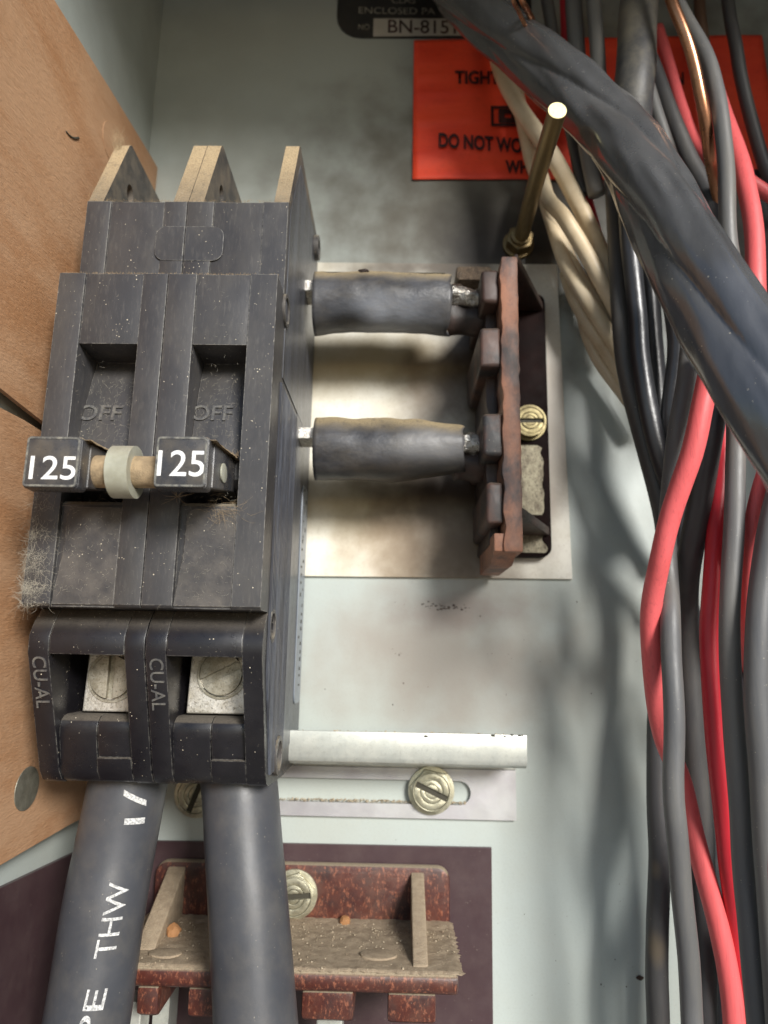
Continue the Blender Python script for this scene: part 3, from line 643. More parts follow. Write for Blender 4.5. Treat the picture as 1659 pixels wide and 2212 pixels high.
# ------------------------------------------------------------------ sleeved connectors
def connector(ytop, ybot, x0p, x1p, zc, tip_px, label, sag):
    th = thing('sleeved_connector', U((x0p+x1p)/2, (ytop+ybot)/2, zc), label, 'connector', 'sleeved connectors between breaker and upper insulator')
    p0 = U(x0p, (ytop+ybot)/2, zc); p1 = U(x1p, (ytop+ybot)/2, zc)
    r = abs(U(x0p, ytop, zc)[1]-U(x0p, ybot, zc)[1])/2*.93
    yc_ = p0[1]
    bm = bmesh.new(); rings = []; N = 40; n = 36
    for i in range(N+1):
        t = i/N; x = p0[0] + (p1[0]-p0[0])*t; ring = []
        for k in range(n):
            a_ = 2*math.pi*k/n; rad = r*(1 - .05*max(0, (t-.7)/.3)) + .38*noise.noise(Vector((t*5, math.cos(a_)*1.1, math.sin(a_)*1.1+sag))) + .26*noise.noise(Vector((t*9, math.cos(a_)*2.4+4, math.sin(a_)*2.4+sag)))
            rad -= .5*math.exp(-((t-.0)/.05)**2)*0
            cy_ = math.sin(a_); cz_ = math.cos(a_)
            y = yc_ + rad*cy_ + (sag*(math.sin(math.pi*t)-.35)*(.5-.5*cy_) if sag > 0 else -sag*(-1.6*max(0, t-.65)*(1+cy_)*1.4 + (.9*max(0,t-.6))*(1-cy_)*3))
            ring.append(bm.verts.new((x + (1.6*noise.noise(Vector((math.cos(a_)*1.7+sag, math.sin(a_)*1.7, 2.5)))*max(0, (t-.85)/.15) if t > .85 else 0), y, zc + rad*cz_*.92)))
        rings.append(ring)
    for q0, q1 in zip(rings, rings[1:]):
        for k in range(n): bm.faces.new((q0[k], q0[(k+1) % n], q1[(k+1) % n], q1[k]))
    # turned-in ends: the wall of the sleeve
    for ring, dx in ((rings[0], 1), (rings[-1], -1)):
        c = sum((v.co for v in ring), Vector())/n
        r2 = [bm.verts.new(c + (v.co-c)*.86) for v in ring]; r3 = [bm.verts.new(c + (v.co-c)*.84 + Vector((dx*4, 0, 0))) for v in ring]
        for k in range(n):
            bm.faces.new((ring[k], ring[(k+1) % n], r2[(k+1) % n], r2[k])); bm.faces.new((r2[k], r2[(k+1) % n], r3[(k+1) % n], r3[k]))
        bm.faces.new(r3)
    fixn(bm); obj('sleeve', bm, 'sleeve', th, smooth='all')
    # blade at the breaker end and crumpled silvery end at the insulator
    bm = bmesh.new(); box(bm, -30.5, p0[0]+5, yc_+r*.18, yc_+r*.52, zc-4, zc+5); obj('blade', bm, 'silver', th, bevel=.3)
    tx_ = U(tip_px, ytop, zc)[0]
    bm = bmesh.new(); rings = []
    for i in range(15):
        t = i/14; x = p1[0]-4 + (tx_-p1[0]+6)*t; ring = []
        for k in range(20):
            a_ = 2*math.pi*k/20; ra = (r*.52*(1-.35*t))*(1+.5*noise.noise(Vector((x*.6, math.cos(a_)*1.9, math.sin(a_)*1.6+sag*3))))
            ring.append(bm.verts.new((x, yc_ + r*(.30-.18*t) + ra*math.sin(a_)*.75, zc+1+ra*math.cos(a_))))
        rings.append(ring)
    for q0, q1 in zip(rings, rings[1:]):
        for k in range(20): bm.faces.new((q0[k], q0[(k+1) % 20], q1[(k+1) % 20], q1[k]))
    bm.faces.new(rings[0]); bm.faces.new(rings[-1]); fixn(bm); obj('metal_end', bm, 'silver', th, smooth='all')
    bm = bmesh.new(); rings = []
    for i in range(9):
        t = i/8; x = p1[0]-2 + (tx_-p1[0]+5)*t; ring = []
        for k in range(20):
            a_ = 2*math.pi*k/20; ra = r*.66*(1+.2*noise.noise(Vector((x*.2, math.cos(a_), math.sin(a_)+5))))
            ring.append(bm.verts.new((x, yc_ - r*.28 + ra*math.sin(a_)*.95, zc-3+ra*math.cos(a_)*.8)))
        rings.append(ring)
    for q0, q1 in zip(rings, rings[1:]):
        for k in range(20): bm.faces.new((q0[k], q0[(k+1) % 20], q1[(k+1) % 20], q1[k]))
    bm.faces.new(rings[0]); bm.faces.new(rings[-1]); fixn(bm); obj('charred_core', bm, 'charred', th, smooth='all')
    return th, r, yc_
c1, r1, y1c = connector(590, 722, 681, 968, 24, 1030, 'upper black sleeved connector, baggy and blistered underneath', 1.6)
c2, r2, y2c = connector(899, 1040, 682, 996, 24, 1045, 'lower black sleeved connector, tapering to a crumpled silver end', -1.)
bm = bmesh.new(); p = U(785, 599, 30); lump(bm, (p[0], y1c+r1*.80, 29), 1.5, 3, 3, (1.2, .5, 1)); obj('burn_blister', bm, 'charred', c1, smooth='all')

bm = bmesh.new(); tube(bm, [(U(px, py, 30)[0], y1c+r1*.84, 24+r1*.48) for px, py in ((684, 603), (760, 600), (840, 602), (900, 600), (962, 603))], .16, 2, 6); obj('seam', bm, 'slot', c1, smooth='all')
# ------------------------------------------------------------------ circuit breaker
XB0, PW = -78.0, 25.05
bk = thing('circuit_breaker', (XB0+PW, 50, 0), 'large dusty black two-pole circuit breaker with tied toggles marked 125', 'circuit breaker')
ZF = 70.; YB = 8.4; YT = 84.; YS = 109.; ZS = 61.; YR = 135.2; ZR = 48.
def zfront(y): return 65. + (y+1.)*.43
def hz(px, py, x):                       # (y, z) on the side plane
    p = W(px, py, x); return p[1], p[2]
XR = XB0 + 2*PW - .15
holes_up = [(hz(616, 672, XR), 3.1, 4.2), ((127.5, 11.), 2.6, 3.6)]
holes_lo = [(hz(596, 1632, XR), 3.4, 4.6)]
hole_mid = (hz(586, 1352, XR), 2.9)
for pole in (0, 1):
    x0 = XB0 + pole*PW; x1 = x0 + PW - .15
    last = pole == 1
    low_prof = [(YB-.05, 2), (YB-.05, 61), (5.5, 63.6), (2.5, 65.2), (-1, zfront(-1)), (-26.5, zfront(-26.5)), (-28.6, zfront(-29)-.7), (-29.4, 50), (-30.5, 30), (-30.5, 2)]
    up_prof = [(YB, 2), (YB, ZF-.8), (YB+.6, ZF), (YT, ZF), (YT, ZS), (YS-.5, ZS), (YS, ZS-.6), (YS, 2)]
    ins_prof = lambda f: [(YB, 2), (YB, ZF-f), (30.2, ZF-f), (31, ZF-f-.8), (31, 56), (33.6, 60), (35.2, 64.2)] + [(37+75*math.sin(t), -9.5+75*math.cos(t)) for t in [i*math.asin(29.6/75)/14 for i in range(0, 15)]] + [(66.9, 60), (66.9, ZF-.35), (YT-.0, ZF-.35), (YT-.0, ZS-.3), (YS-.4, ZS-.3), (YS-.4, 2)]
    sw = 6.0 if pole == 0 else 6.5
    # upper half: two side strips, inset panel between them
    bm = bmesh.new()
    prism(bm, up_prof, x0, x0+sw, 'x')
    fixn(bm); obj('case_strip', bm, 'bakelite', bk, bevel=.22, smooth=30)
    bm = bmesh.new()
    hs = []
    if last:
        hs = [[(c[0]+r_*math.cos(t*math.pi/10), c[1]+r_*math.sin(t*math.pi/10)) for t in range(20)] for (c, r_, _) in holes_up[:1]]
    prism(bm, up_prof, x1-sw+.4, x1, 'x', holes=hs)
    fixn(bm); obj('case_strip', bm, 'bakelite', bk, bevel=0 if last else .22, smooth=30)
    bm = bmesh.new()
    prism(bm, ins_prof(.9), x0+sw+.05, x1-sw+.35, 'x'); fixn(bm)
    obj('case_face', bm, 'bakelite', bk, bevel=.12, smooth=30)
    bm = bmesh.new(); prism(bm, rrect(YB+1.2, 30, x0+sw+2.2, x1-sw+.30, 1.6) , ZF-.95, ZF-.30, 'z'); bm.free()
    bm = bmesh.new()   # raised lower pad with rounded upper corner
    prism(bm, [(x0+sw+.1, YB+.5), (x1-sw+.3, YB+.5), (x1-sw+.3, 29.6), (x0+sw+3.4, 29.6), (x0+sw+2.2, 29.1), (x0+sw+1.6, 28)] + [(x0+sw+1.4, 20), (x0+sw+.4, 12)], ZF-.92, ZF-.45, 'z'); fixn(bm)
    obj('lower_pad', bm, 'bakelite_lint', bk, bevel=.18)
    # ears
    for (a, b) in ((x0, x0+3.7), (x1-3.7, x1)):
        ear = [(YS+.02, 3), (YS+.02, ZS-.7), (YR-1.2, ZR+.6), (YR, ZR-.8), (YR-.8, 3)]
        hc = [(121.6+2.7*math.cos(t*math.pi/9), 45.2+2.3*math.sin(t*math.pi/9)) for t in range(18)]
        hr = [(127+2.7*math.cos(t*math.pi/9), 11+2.7*math.sin(t*math.pi/9)) for t in range(18)]
        hh = [hc] if not (last and b == x1) else [hr]
        bm = bmesh.new(); prism(bm, ear, a, b, 'x', holes=hh); fixn(bm)
        obj('mounting_ear', bm, 'ear', bk, bevel=0, smooth=30)
    # lower half
    for (a, b) in ((x0, x0+4.5), (x1-4.3, x1)):
        hs = []
        if last and b == x1:
            hs = [[(c[0]+r_*math.cos(t*math.pi/10), c[1]+r_*math.sin(t*math.pi/10)) for t in range(20)] for (c, r_, _) in holes_lo] + \
                 [[(hole_mid[0][0]+hole_mid[1]*math.cos(t*math.pi/10), hole_mid[0][1]+hole_mid[1]*math.sin(t*math.pi/10)) for t in range(20)]]
        bm = bmesh.new(); prism(bm, low_prof, a, b, 'x', holes=hs); fixn(bm)
        obj('terminal_cheek', bm, 'bakelite_low', bk, bevel=0 if hs else .3, smooth=32)
    a, b = x0+4.53, x1-4.33
    bm = bmesh.new(); prism(bm, [(YB-.05, 40), (YB-.05, 61), (5.5, 63.6), (2.5, 65.2), (-1.3, zfront(-1.3)), (-1.3, zfront(-1.3)-4), (-.8, 40)], a, b, 'x'); fixn(bm)
    obj('terminal_lintel', bm, 'bakelite_low', bk, bevel=.25, smooth=32)
    bm = bmesh.new(); prism(bm, [(YB-.1, 3), (YB-.1, 39.9), (-14.3, 39.9), (-14.3, 3)], a, b, 'x')
    obj('cavity_back', bm, 'dark', bk)
    mid = a + (b-a)*.52
    zz = lambda y, d: (y, zfront(y)-d)
    def cover(xa, xb, lip):
        pr = [(-14.4, 38), (-14.4, zfront(-14.4)-6.), (-14.7, zfront(-14.7)-4.4), (-15.6, zfront(-15.6)-2.9), (-17, zfront(-17)-1.9), (-19, zfront(-19)-1.3)]
        pr += [(-23.4, zfront(-23.4)-1.2), (-23.5, zfront(-23.5)-.1), (-26.5, zfront(-26.5)), (-28.6, zfront(-29)-.7)] if lip else [(-23.5, zfront(-23.5)-.9), (-26.5, zfront(-26.5)-.35), (-28.4, zfront(-29)-1.)]
        pr += [(-29.2, 50), (-30.3, 30), (-30.3, 3), (-14.4, 3)]
        bm = bmesh.new(); prism(bm, pr, xa, xb, 'x'); fixn(bm)
        obj('terminal_cover', bm, 'bakelite_low', bk, bevel=.18, smooth=35)
    cover(a, mid-.06, False); cover(mid+.06, b, True)
    # lug and its screw
    zl = 51.5
    lx = U((177, 402)[pole], 1540, zl)[0]
    bm = bmesh.new(); prism(bm, [(lx, -14), (x1-4.4, -14), (x1-4.4, 4), (lx+.5, 4)], 40, zl, 'z', holes=[])
    fixn(bm); lug = obj('terminal_lug', bm, 'alu', bk, bevel=.3)
    sc = U((244, 480)[pole], (1462, 1455)[pole], zl)
    r_ = 4.85
    bm = bmesh.new()
    prism(bm, circ(sc[0], sc[1], r_+.9, 40), zl, zl+.35, 'z', holes=[circ(sc[0], sc[1], r_+.25, 40)])
    prism(bm, circ(sc[0], sc[1], r_, 40), zl-.2, zl+.02, 'z')
    an = math.radians((90, 27)[pole]); gW = (.75, .95)[pole]
    for s in (-1, 1):
        pts = [(r_*.98*math.cos(t), r_*.98*math.sin(t)) for t in [math.asin(gW/r_) + (math.pi-2*math.asin(gW/r_))*k/20 for k in range(21)]]
        pts = [(s*x, s*y) for x, y in pts]
        prism(bm, [(sc[0]+x*math.cos(an)-y*math.sin(an), sc[1]+x*math.sin(an)+y*math.cos(an)) for x, y in pts], zl, zl+1.3, 'z')
    fixn(bm)
    # keep the screw inside the opening of the terminal
    obj('terminal_screw', bm, 'alu_screw', lug, bevel=.12, smooth=35)
    # lettering
    p0 = (x0+2.3, 0, 0)
    def drape_low(q): return Vector((q.x, q.y, zfront(q.y)+.0 + q.z))
    t = textbm('CU-AL', 10, .05, extrude=1)
    ya, yb_ = U(110, 1418, 62)[1], U(110, 1530, 60)[1]
    t = fit(t, (x0+.9, ya, .12), (x0+.9, yb_, .12), (x0+3.9, ya, .12), .14, drape_low)
    obj('raised_lettering', t, 'raised', bk)
    # OFF on the curved floor of the slot
    def drape_arc(q):
        s_ = (q.y-37)/75.; return Vector((q.x, q.y, -9.5+75*math.sqrt(max(.01, 1-s_*s_)) + q.z))
    ofx = (172, 415)[pole], (265, 503)[pole]
    pa, pb_, pc = U(ofx[0], 912, 63), U(ofx[1], 915, 63), U(ofx[0], 880, 62)
    t = fit(textbm('OFF', 10, .1, extrude=1, sub=3), (pa[0], pa[1], .15), (pb_[0], pa[1], .15), (pa[0], pc[1], .15), .2, drape_arc)
    obj('raised_lettering', t, 'raised', bk)
    t = fit(textbm('ON', 10, .1, extrude=1), (x0+9, 31.6, 57.1), (x0+15.5, 31.6, 57.1), (x0+9, 33.5, 60), .2)
    obj('raised_lettering', t, 'bakelite', bk)
# ribs on the right-hand side, as a corrugated strip
bm = bmesh.new(); n_ = 15; zs0, zs1 = 33., 60.5
prof = []
for i in range(n_):
    z_ = zs0 + (zs1-zs0)*i/n_; w_ = (zs1-zs0)/n_
    prof += [(XR+.02, z_), (XR+.45, z_+w_*.3), (XR+.45, z_+w_*.62), (XR+.02, z_+w_*.92)]
yl = [-27 + (62+27)*i/60 for i in range(61)]
rows = []
for y in yl:
    top_ = min(60.5, zfront(y)-3.2 if y < 8 else 99); k_ = (top_-zs0)/(zs1-zs0)
    rows.append([bm.verts.new((x + .05*noise.noise(Vector((y*.3, z_*2, 0))), y, zs0+(z_-zs0)*k_)) for (x, z_) in prof])
hl = [(holes_lo[0][0], 4.2), (hole_mid[0], 3.4)]
for ra, rb in zip(rows, rows[1:]):
    for i in range(len(prof)-1):
        c_ = (ra[i].co+rb[i+1].co)/2
        if any(math.hypot(c_.y-h[0], c_.z-h[1]) < q_ for h, q_ in hl): continue
        bm.faces.new((ra[i], rb[i], rb[i+1], ra[i+1]))
fixn(bm)
for f in bm.faces:
    if f.normal.x < 0: f.normal_flip()
obj('ribbed_side', bm, 'bakelite_side', bk)
# side skin above the ribs, label and bosses
bm = bmesh.new(); prism(bm, [(64, 3), (64, 58), (YS-1, 58), (YR-5, 46), (YR-5, 3)], XR+.02, XR+.22, 'x', holes=[[(holes_up[0][0][0]+3.6*math.cos(t*math.pi/10)-.0, holes_up[0][0][1]+3.6*math.sin(t*math.pi/10)) for t in range(20)]] if holes_up[0][0][1] < 54 else [])
fixn(bm); obj('side_skin', bm, 'bakelite_side', bk, smooth=30)
bm = bmesh.new(); prism(bm, [(-24, 3), (-24, 32.5), (64, 32.5), (64, 3)], XR+.02, XR+.16, 'x'); fixn(bm); obj('side_skin', bm, 'bakelite_side', bk)
bm = bmesh.new(); prism(bm, rrect(-14, 48, 5, 17, 2.5), XR+.16, XR+.5, 'x'); fixn(bm); sl2 = obj('side_label', bm, 'sidelabel', bk, bevel=.12)
bm = bmesh.new()
for i in range(26):
    y = 46-i*2.2 + random.uniform(-.5, .5)
    z_ = random.choice((9, 13)); box(bm, XR+.5, XR+.62, y, y+random.uniform(.5, 1.3), z_, z_+random.uniform(.5, 1.8))
obj('worn_marks', bm, 'slot', sl2)
def ring_boss(c, r0, r1, m_='bakelite_lint', hgt=.6):
    bm = bmesh.new()
    f = lambda r: [(c[0]+r*math.cos(t*math.pi/14), c[1]+r*math.sin(t*math.pi/14)) for t in range(28)]
    prism(bm, f(r1), XR-.4, XR+hgt, 'x', holes=[f(r0)]); fixn(bm); obj('rivet_boss', bm, m_, bk, smooth=30)
ring_boss(holes_up[0][0], 3.1, 4.0); ring_boss((127, 11), 2.7, 3.9, hgt=1.6); ring_boss(holes_lo[0][0], 3.4, 4.5, hgt=.9); ring_boss(hole_mid[0], 2.9, 3.7, hgt=.5)
# faint round cornered inlay across both shoulders
bm = bmesh.new()
a = U(332, 560, ZS); b = U(485, 490, ZS)
for (xa, xb, cs) in ((a[0], XB0+PW-.25, (1, 0, 0, 1)), (XB0+PW+.05, b[0], (0, 1, 1, 0))):
    prism(bm, rrect(xa, xb, 92.5, b[1], 2.6, corners=cs), ZS-.05, ZS+.14, 'z')
fixn(bm); obj('shoulder_inlay', bm, 'bakelite', bk, bevel=.08)

# toggles
ZT = 87.
tgs = []
for pole in (0, 1):
    l = (45, 329)[pole]; rt = (178, 452)[pole]
    a = U(l, 1053, ZT); b = U(rt, 942, ZT)
    xa, xb = a[0], b[0]; ya, yb_ = a[1], b[1]
    bm = bmesh.new()
    prism(bm, rrect(xa, xb, ya, yb_, .7), 83, ZT-.5, 'z'); fixn(bm)
    tg = obj('toggle', bm, 'toggle', bk, bevel=.3, smooth=35, label='black toggle handle marked 125'); tgs.append((tg, xa, xb, ya, yb_))
    bm = bmesh.new(); prism(bm, [(ya+5.6, 58), (ya+.9, 83.02), (yb_-.4, 83.02), (yb_+1.5, 58)], xa+.4, xb+.25, 'x'); fixn(bm)
    obj('toggle_stem', bm, 'toggle', bk, bevel=.3)
    bm = bmesh.new(); prism(bm, rrect(xa+.1, xb-.1, ya+.1, yb_-.1, .8), ZT-.5, ZT, 'z'); fixn(bm)
    cap = obj('clear_cap', bm, 'toggle', tg, bevel=.22, smooth=35)
    bm = bmesh.new(); prism(bm, rrect(xa+.25, xb-.25, ya+.25, yb_-.25, .7), ZT-.1, ZT+.12, 'z', holes=[rrect(xa+.6, xb-.6, ya+.62, yb_-.65, .3)]); fixn(bm)
    obj('cap_rim', bm, 'capedge', tg, smooth=30)
    tl, tr, tt, tb = ((61, 161, 984, 1035), (338, 440, 972, 1028))[pole]
    p00, p10, p01 = U(tl, tb, ZT+.03), U(tr, tb+1.5, ZT+.03), U(tl, tt, ZT+.03)
    t = fit(textbm('125', 10, .05), p00, p10, (p00[0], p01[1], ZT+.03)); obj('rating_number', t, 'white', tg)
# dust heap on the toggle tops
for (tg, xa, xb, ya, yb_) in tgs:
    bm = bmesh.new(); nx, ny = 26, 16; g = []
    for j in range(ny+1):
        for i in range(nx+1):
            x = xa+.2 + (xb-xa+1)*i/nx; z_ = 65 + (ZT-1.2-65)*j/ny
            e = .12 + .5*max(0, 1-(j/ny)*1.6)*(noise.noise(Vector((x*.6, z_*.6, 1)))+.8) + .14*noise.noise(Vector((x*2, z_*2, 3)))
            g.append(bm.verts.new((x, yb_-.1+(ZT-4-z_)*.075*(z_<83)+e - (.5 if (i in (0, nx) or j in (0, ny)) else 0), z_)))
    for j in range(ny):
        for i in range(nx):
            k = j*(nx+1)+i; bm.faces.new((g[k], g[k+nx+1], g[k+nx+2], g[k+1]))
    obj('dust_layer', bm, 'dusty', bk, smooth='all', kind='stuff')
# handle tie
p = U(262, 1000, 80); ty_ = (tgs[0][3]+tgs[0][4])/2
bm = bmesh.new(); tube(bm, [(tgs[0][2]-1, ty_, 79.5), (tgs[1][1]+1, ty_, 79.5)], 3.2, 1., 28, wob=.08)
obj('handle_tie', bm, 'dusty', bk, smooth='all')
xa = U(238, 1000, 82)[0]; xb = U(286, 1000, 82)[0]
bm = bmesh.new(); ringp = lambda r: [(ty_+r*math.cos(t*math.pi/20), 79.5+r*math.sin(t*math.pi/20)) for t in range(40)]
prism(bm, ringp(5.3), xa, xb, 'x', holes=[ringp(3.3)]); fixn(bm)
obj('tie_collar', bm, 'nylon', bk, smooth=40)
xe_ = tgs[1][2]+.27
bm = bmesh.new(); prism(bm, [(ty_+1+2.0*math.cos(t*math.pi/12), 76+2.4*math.sin(t*math.pi/12)) for t in range(24)], xe_, xe_+.35, 'x'); fixn(bm)
obj('tie_end', bm, 'nylon', bk, bevel=.1, smooth=40)

# ------------------------------------------------------------------ lint: fine real fibres
def fibre(bm, p, d, L, r=.035, curl=1.):
    p = Vector(p); d = Vector(d).normalized(); seg = 4; prev = None
    for i in range(seg+1):
        a = Vector((d.y, -d.x, .3)).normalized(); b = d.cross(a).normalized()
        rr_ = r*(1-.6*i/seg)
        ring = [bm.verts.new(p + (a*math.cos(t)+b*math.sin(t))*rr_) for t in (0, 2.1, 4.2)]
        if prev:
            for k in range(3): bm.faces.new((prev[k], prev[(k+1) % 3], ring[(k+1) % 3], ring[k]))
        prev = ring
        p = p + d*(L/seg); d = (d + Vector((random.gauss(0, .35), random.gauss(0, .35), random.gauss(0, .35)))*curl).normalized()
bm = bmesh.new(); R = random
for i in range(2600):      # felted lint on the left lower edge of the front block
    y = 8.4 + 27*abs(R.gauss(0, .42))
    if y > 45 or noise.noise(Vector((y*.45, 3, 1))) + .25 < R.random()*.5: continue
    out_ = R.random() < .38; zz_ = R.uniform(61, ZF+.1) if out_ else ZF+.04
    x = XB0-.02 if out_ else XB0 + abs(R.gauss(0, 2.6))
    fibre(bm, (x, y, zz_), (-.45 if out_ else R.gauss(0, .9), R.gauss(-.2, .9), .25 if out_ else .05), R.choice((.8, 1.5, 2.4, 3.6)), .022, 1.3)
obj('lint', bm, 'fibre_hair', bk, kind='stuff')
bm = bmesh.new()
for i in range(900):      # scattered over the faces
    y = R.uniform(YB, 34) if R.random() < .75 else R.uniform(YB, YT); x = XB0 + R.random()*PW*2
    fibre(bm, (x, y, ZF-.25), (R.gauss(0, 1), R.gauss(0, 1), .12), R.uniform(.3, 1.3), .016, .8)
for i in range(500):
    x = XB0 + R.random()*PW*2; y = R.uniform(-1, 8); fibre(bm, (x, y, zfront(-1)-.3-(max(0, y-1)*.45)), (R.gauss(0, 1), R.gauss(0, 1), .3), R.uniform(.4, 1.3), .02, .8)
for i in range(420):
    a = R.choice((0, 1)); x = XB0 + a*PW + R.uniform(6.5, 19); y = R.uniform(43, 62); s_ = (y-37)/75
    fibre(bm, (x, y, -9.4+75*math.sqrt(1-s_*s_)), (R.gauss(0, 1), R.gauss(0, 1), .2), R.uniform(.4, 1.4), .02, .8)
obj('lint', bm, 'fibre_hair', bk, kind='stuff')
bm = bmesh.new()
for i in range(900):       # toggle tops and ears
    k = R.choice((0, 1)); tg, xa, xb, ya, yb_ = tgs[k]
    fibre(bm, (R.uniform(xa+2, xb+2), yb_+1.4, R.uniform(62, 70)), (R.gauss(0, .7), .5, .6), R.uniform(.4, 1.6), .028, 1.2)
for i in range(700):
    e = R.choice((0, 1, 2, 3)); xe0 = (XB0, XB0+PW-3.8, XB0+PW, XR-3.7)[e]; t = R.random()
    if e > 0 and R.random() < .5: continue
    y = YS + (YR-YS)*t; zz_ = ZS + (ZR-ZS)*t
    fibre(bm, (xe0+R.uniform(0, 3.6), y, zz_+.1), (R.gauss(-.2, .6), .6, .5), R.uniform(.3, 1.1), .022, 1.2)
for i in range(900):
    e = R.choice((0, 0, 1)); x = XB0 + R.random()*PW*2
    fibre(bm, (x, (YT, YS)[e]+R.uniform(-.1, .15), (ZF, ZS)[e]-R.uniform(.2, 1.2)), (R.gauss(0, 1), .5, .4), R.uniform(.2, .7), .035, 1.2)
for i in range(160):       # wispy tuft at the top of the left ear
    fibre(bm, (XB0+R.uniform(-.3, 2), YR-R.uniform(0, 4), ZR+R.uniform(0, 2.5)), (R.gauss(-.1, .4), 1, .3), R.uniform(1.5, 5), .02, .7)
for i in range(70):        # nest of hair below the right toggle
    fibre(bm, (U(455, 1075, ZF)[0]+R.gauss(2, 2.2), 30+R.gauss(-.5, 1.6), ZF+.1), (R.gauss(.7, .6), R.gauss(-.3, .5), .2), R.uniform(1.5, 4.5), .022, .8)
for i in range(14):
    fibre(bm, U(382, 1073, ZF+.6), (R.gauss(0, 1), R.gauss(.1, 1), .3), R.uniform(2, 4), .05, .3)
obj('lint', bm, 'dusty', bk, kind='stuff')

# ------------------------------------------------------------------ the two heavy cables
cab = {}
for nm, px, lb in (('a', ((305, 1560, 36), (277, 1690, 38), (250, 1830, 39), (225, 1960, 41), (187, 2212, 44), (150, 2420, 47)), 'thick black cable printed THW, leaving the left terminal'),
                   ('b', ((500, 1560, 36), (517, 1693, 38), (527, 1830, 40), (537, 1966, 42), (553, 2212, 45), (566, 2420, 48)), 'thick plain black cable leaving the right terminal')):
    pts = [U(*p) for p in px]; r = (165, 162)[nm == 'b']/2*depth(pts[1])/F
    bm = bmesh.new(); tube(bm, pts, r, 2.5, 40, wob=.012)
    o = obj('power_cable', bm, 'cable', smooth='all'); tag(o, lb, 'cable', 'power cables below the breaker'); cab[nm] = (o, catmull(pts, 1.), r)
def drape_cable(q):
    _, path, r = cab['a']; best = min(range(len(path)), key=lambda i: abs(path[i].y - q.y) + abs(path[i].x-q.x)*.5)
    p = path[best]; t = (path[min(best+1, len(path)-1)]-path[max(best-1, 0)]).normalized()
    d = Vector((q.x-p.x, q.y-p.y, 0)); t2 = Vector((t.x, t.y, 0)).normalized(); off = d.x*t2.y - d.y*t2.x
    return Vector((q.x, q.y, p.z + math.sqrt(max(.1, (r*1.012)**2 - off*off)) + .05))
def cable_text(s, p_start, p_end, hgt_px, bold=.25):
    zc = 50
    a = Vector(U(*p_start, zc)); b = Vector(U(*p_end, zc)); u = (b-a); v = Vector((-u.y, u.x, 0)).normalized()*hgt_px*depth(a)/F
    bm = fit(textbm(s, 10, bold, sub=3), a, b, a+v, 0, drape_cable); 
    obj('printed_lettering', bm, 'print', cab['a'][0])
cable_text('THW', (243, 2072), (268, 1915), 38, .02)
cable_text('PE', (214, 2235), (233, 2135), 38, .02)
cable_text('1', (292, 1792), (294, 1778), 36, 0)
cable_text('/', (262, 1712), (305, 1745), 4, 0) if False else None
bm = bmesh.new(); a_ = U(264, 1714, 48); b_ = U(304, 1742, 48)
N = 12
quad = []
for i in range(N+1):
    t = i/N; x = a_[0]+(b_[0]-a_[0])*t; y = a_[1]+(b_[1]-a_[1])*t
    quad.append([bm.verts.new(drape_cable(Vector((x, y+s, 0)))) for s in (-.65, .65)])
for q0, q1 in zip(quad, quad[1:]): bm.faces.new((q0[0], q1[0], q1[1], q0[1]))
obj('printed_lettering', bm, 'print', cab['a'][0])

# ------------------------------------------------------------------ wires on the right
G = 'black and grey wires bundled at the right'
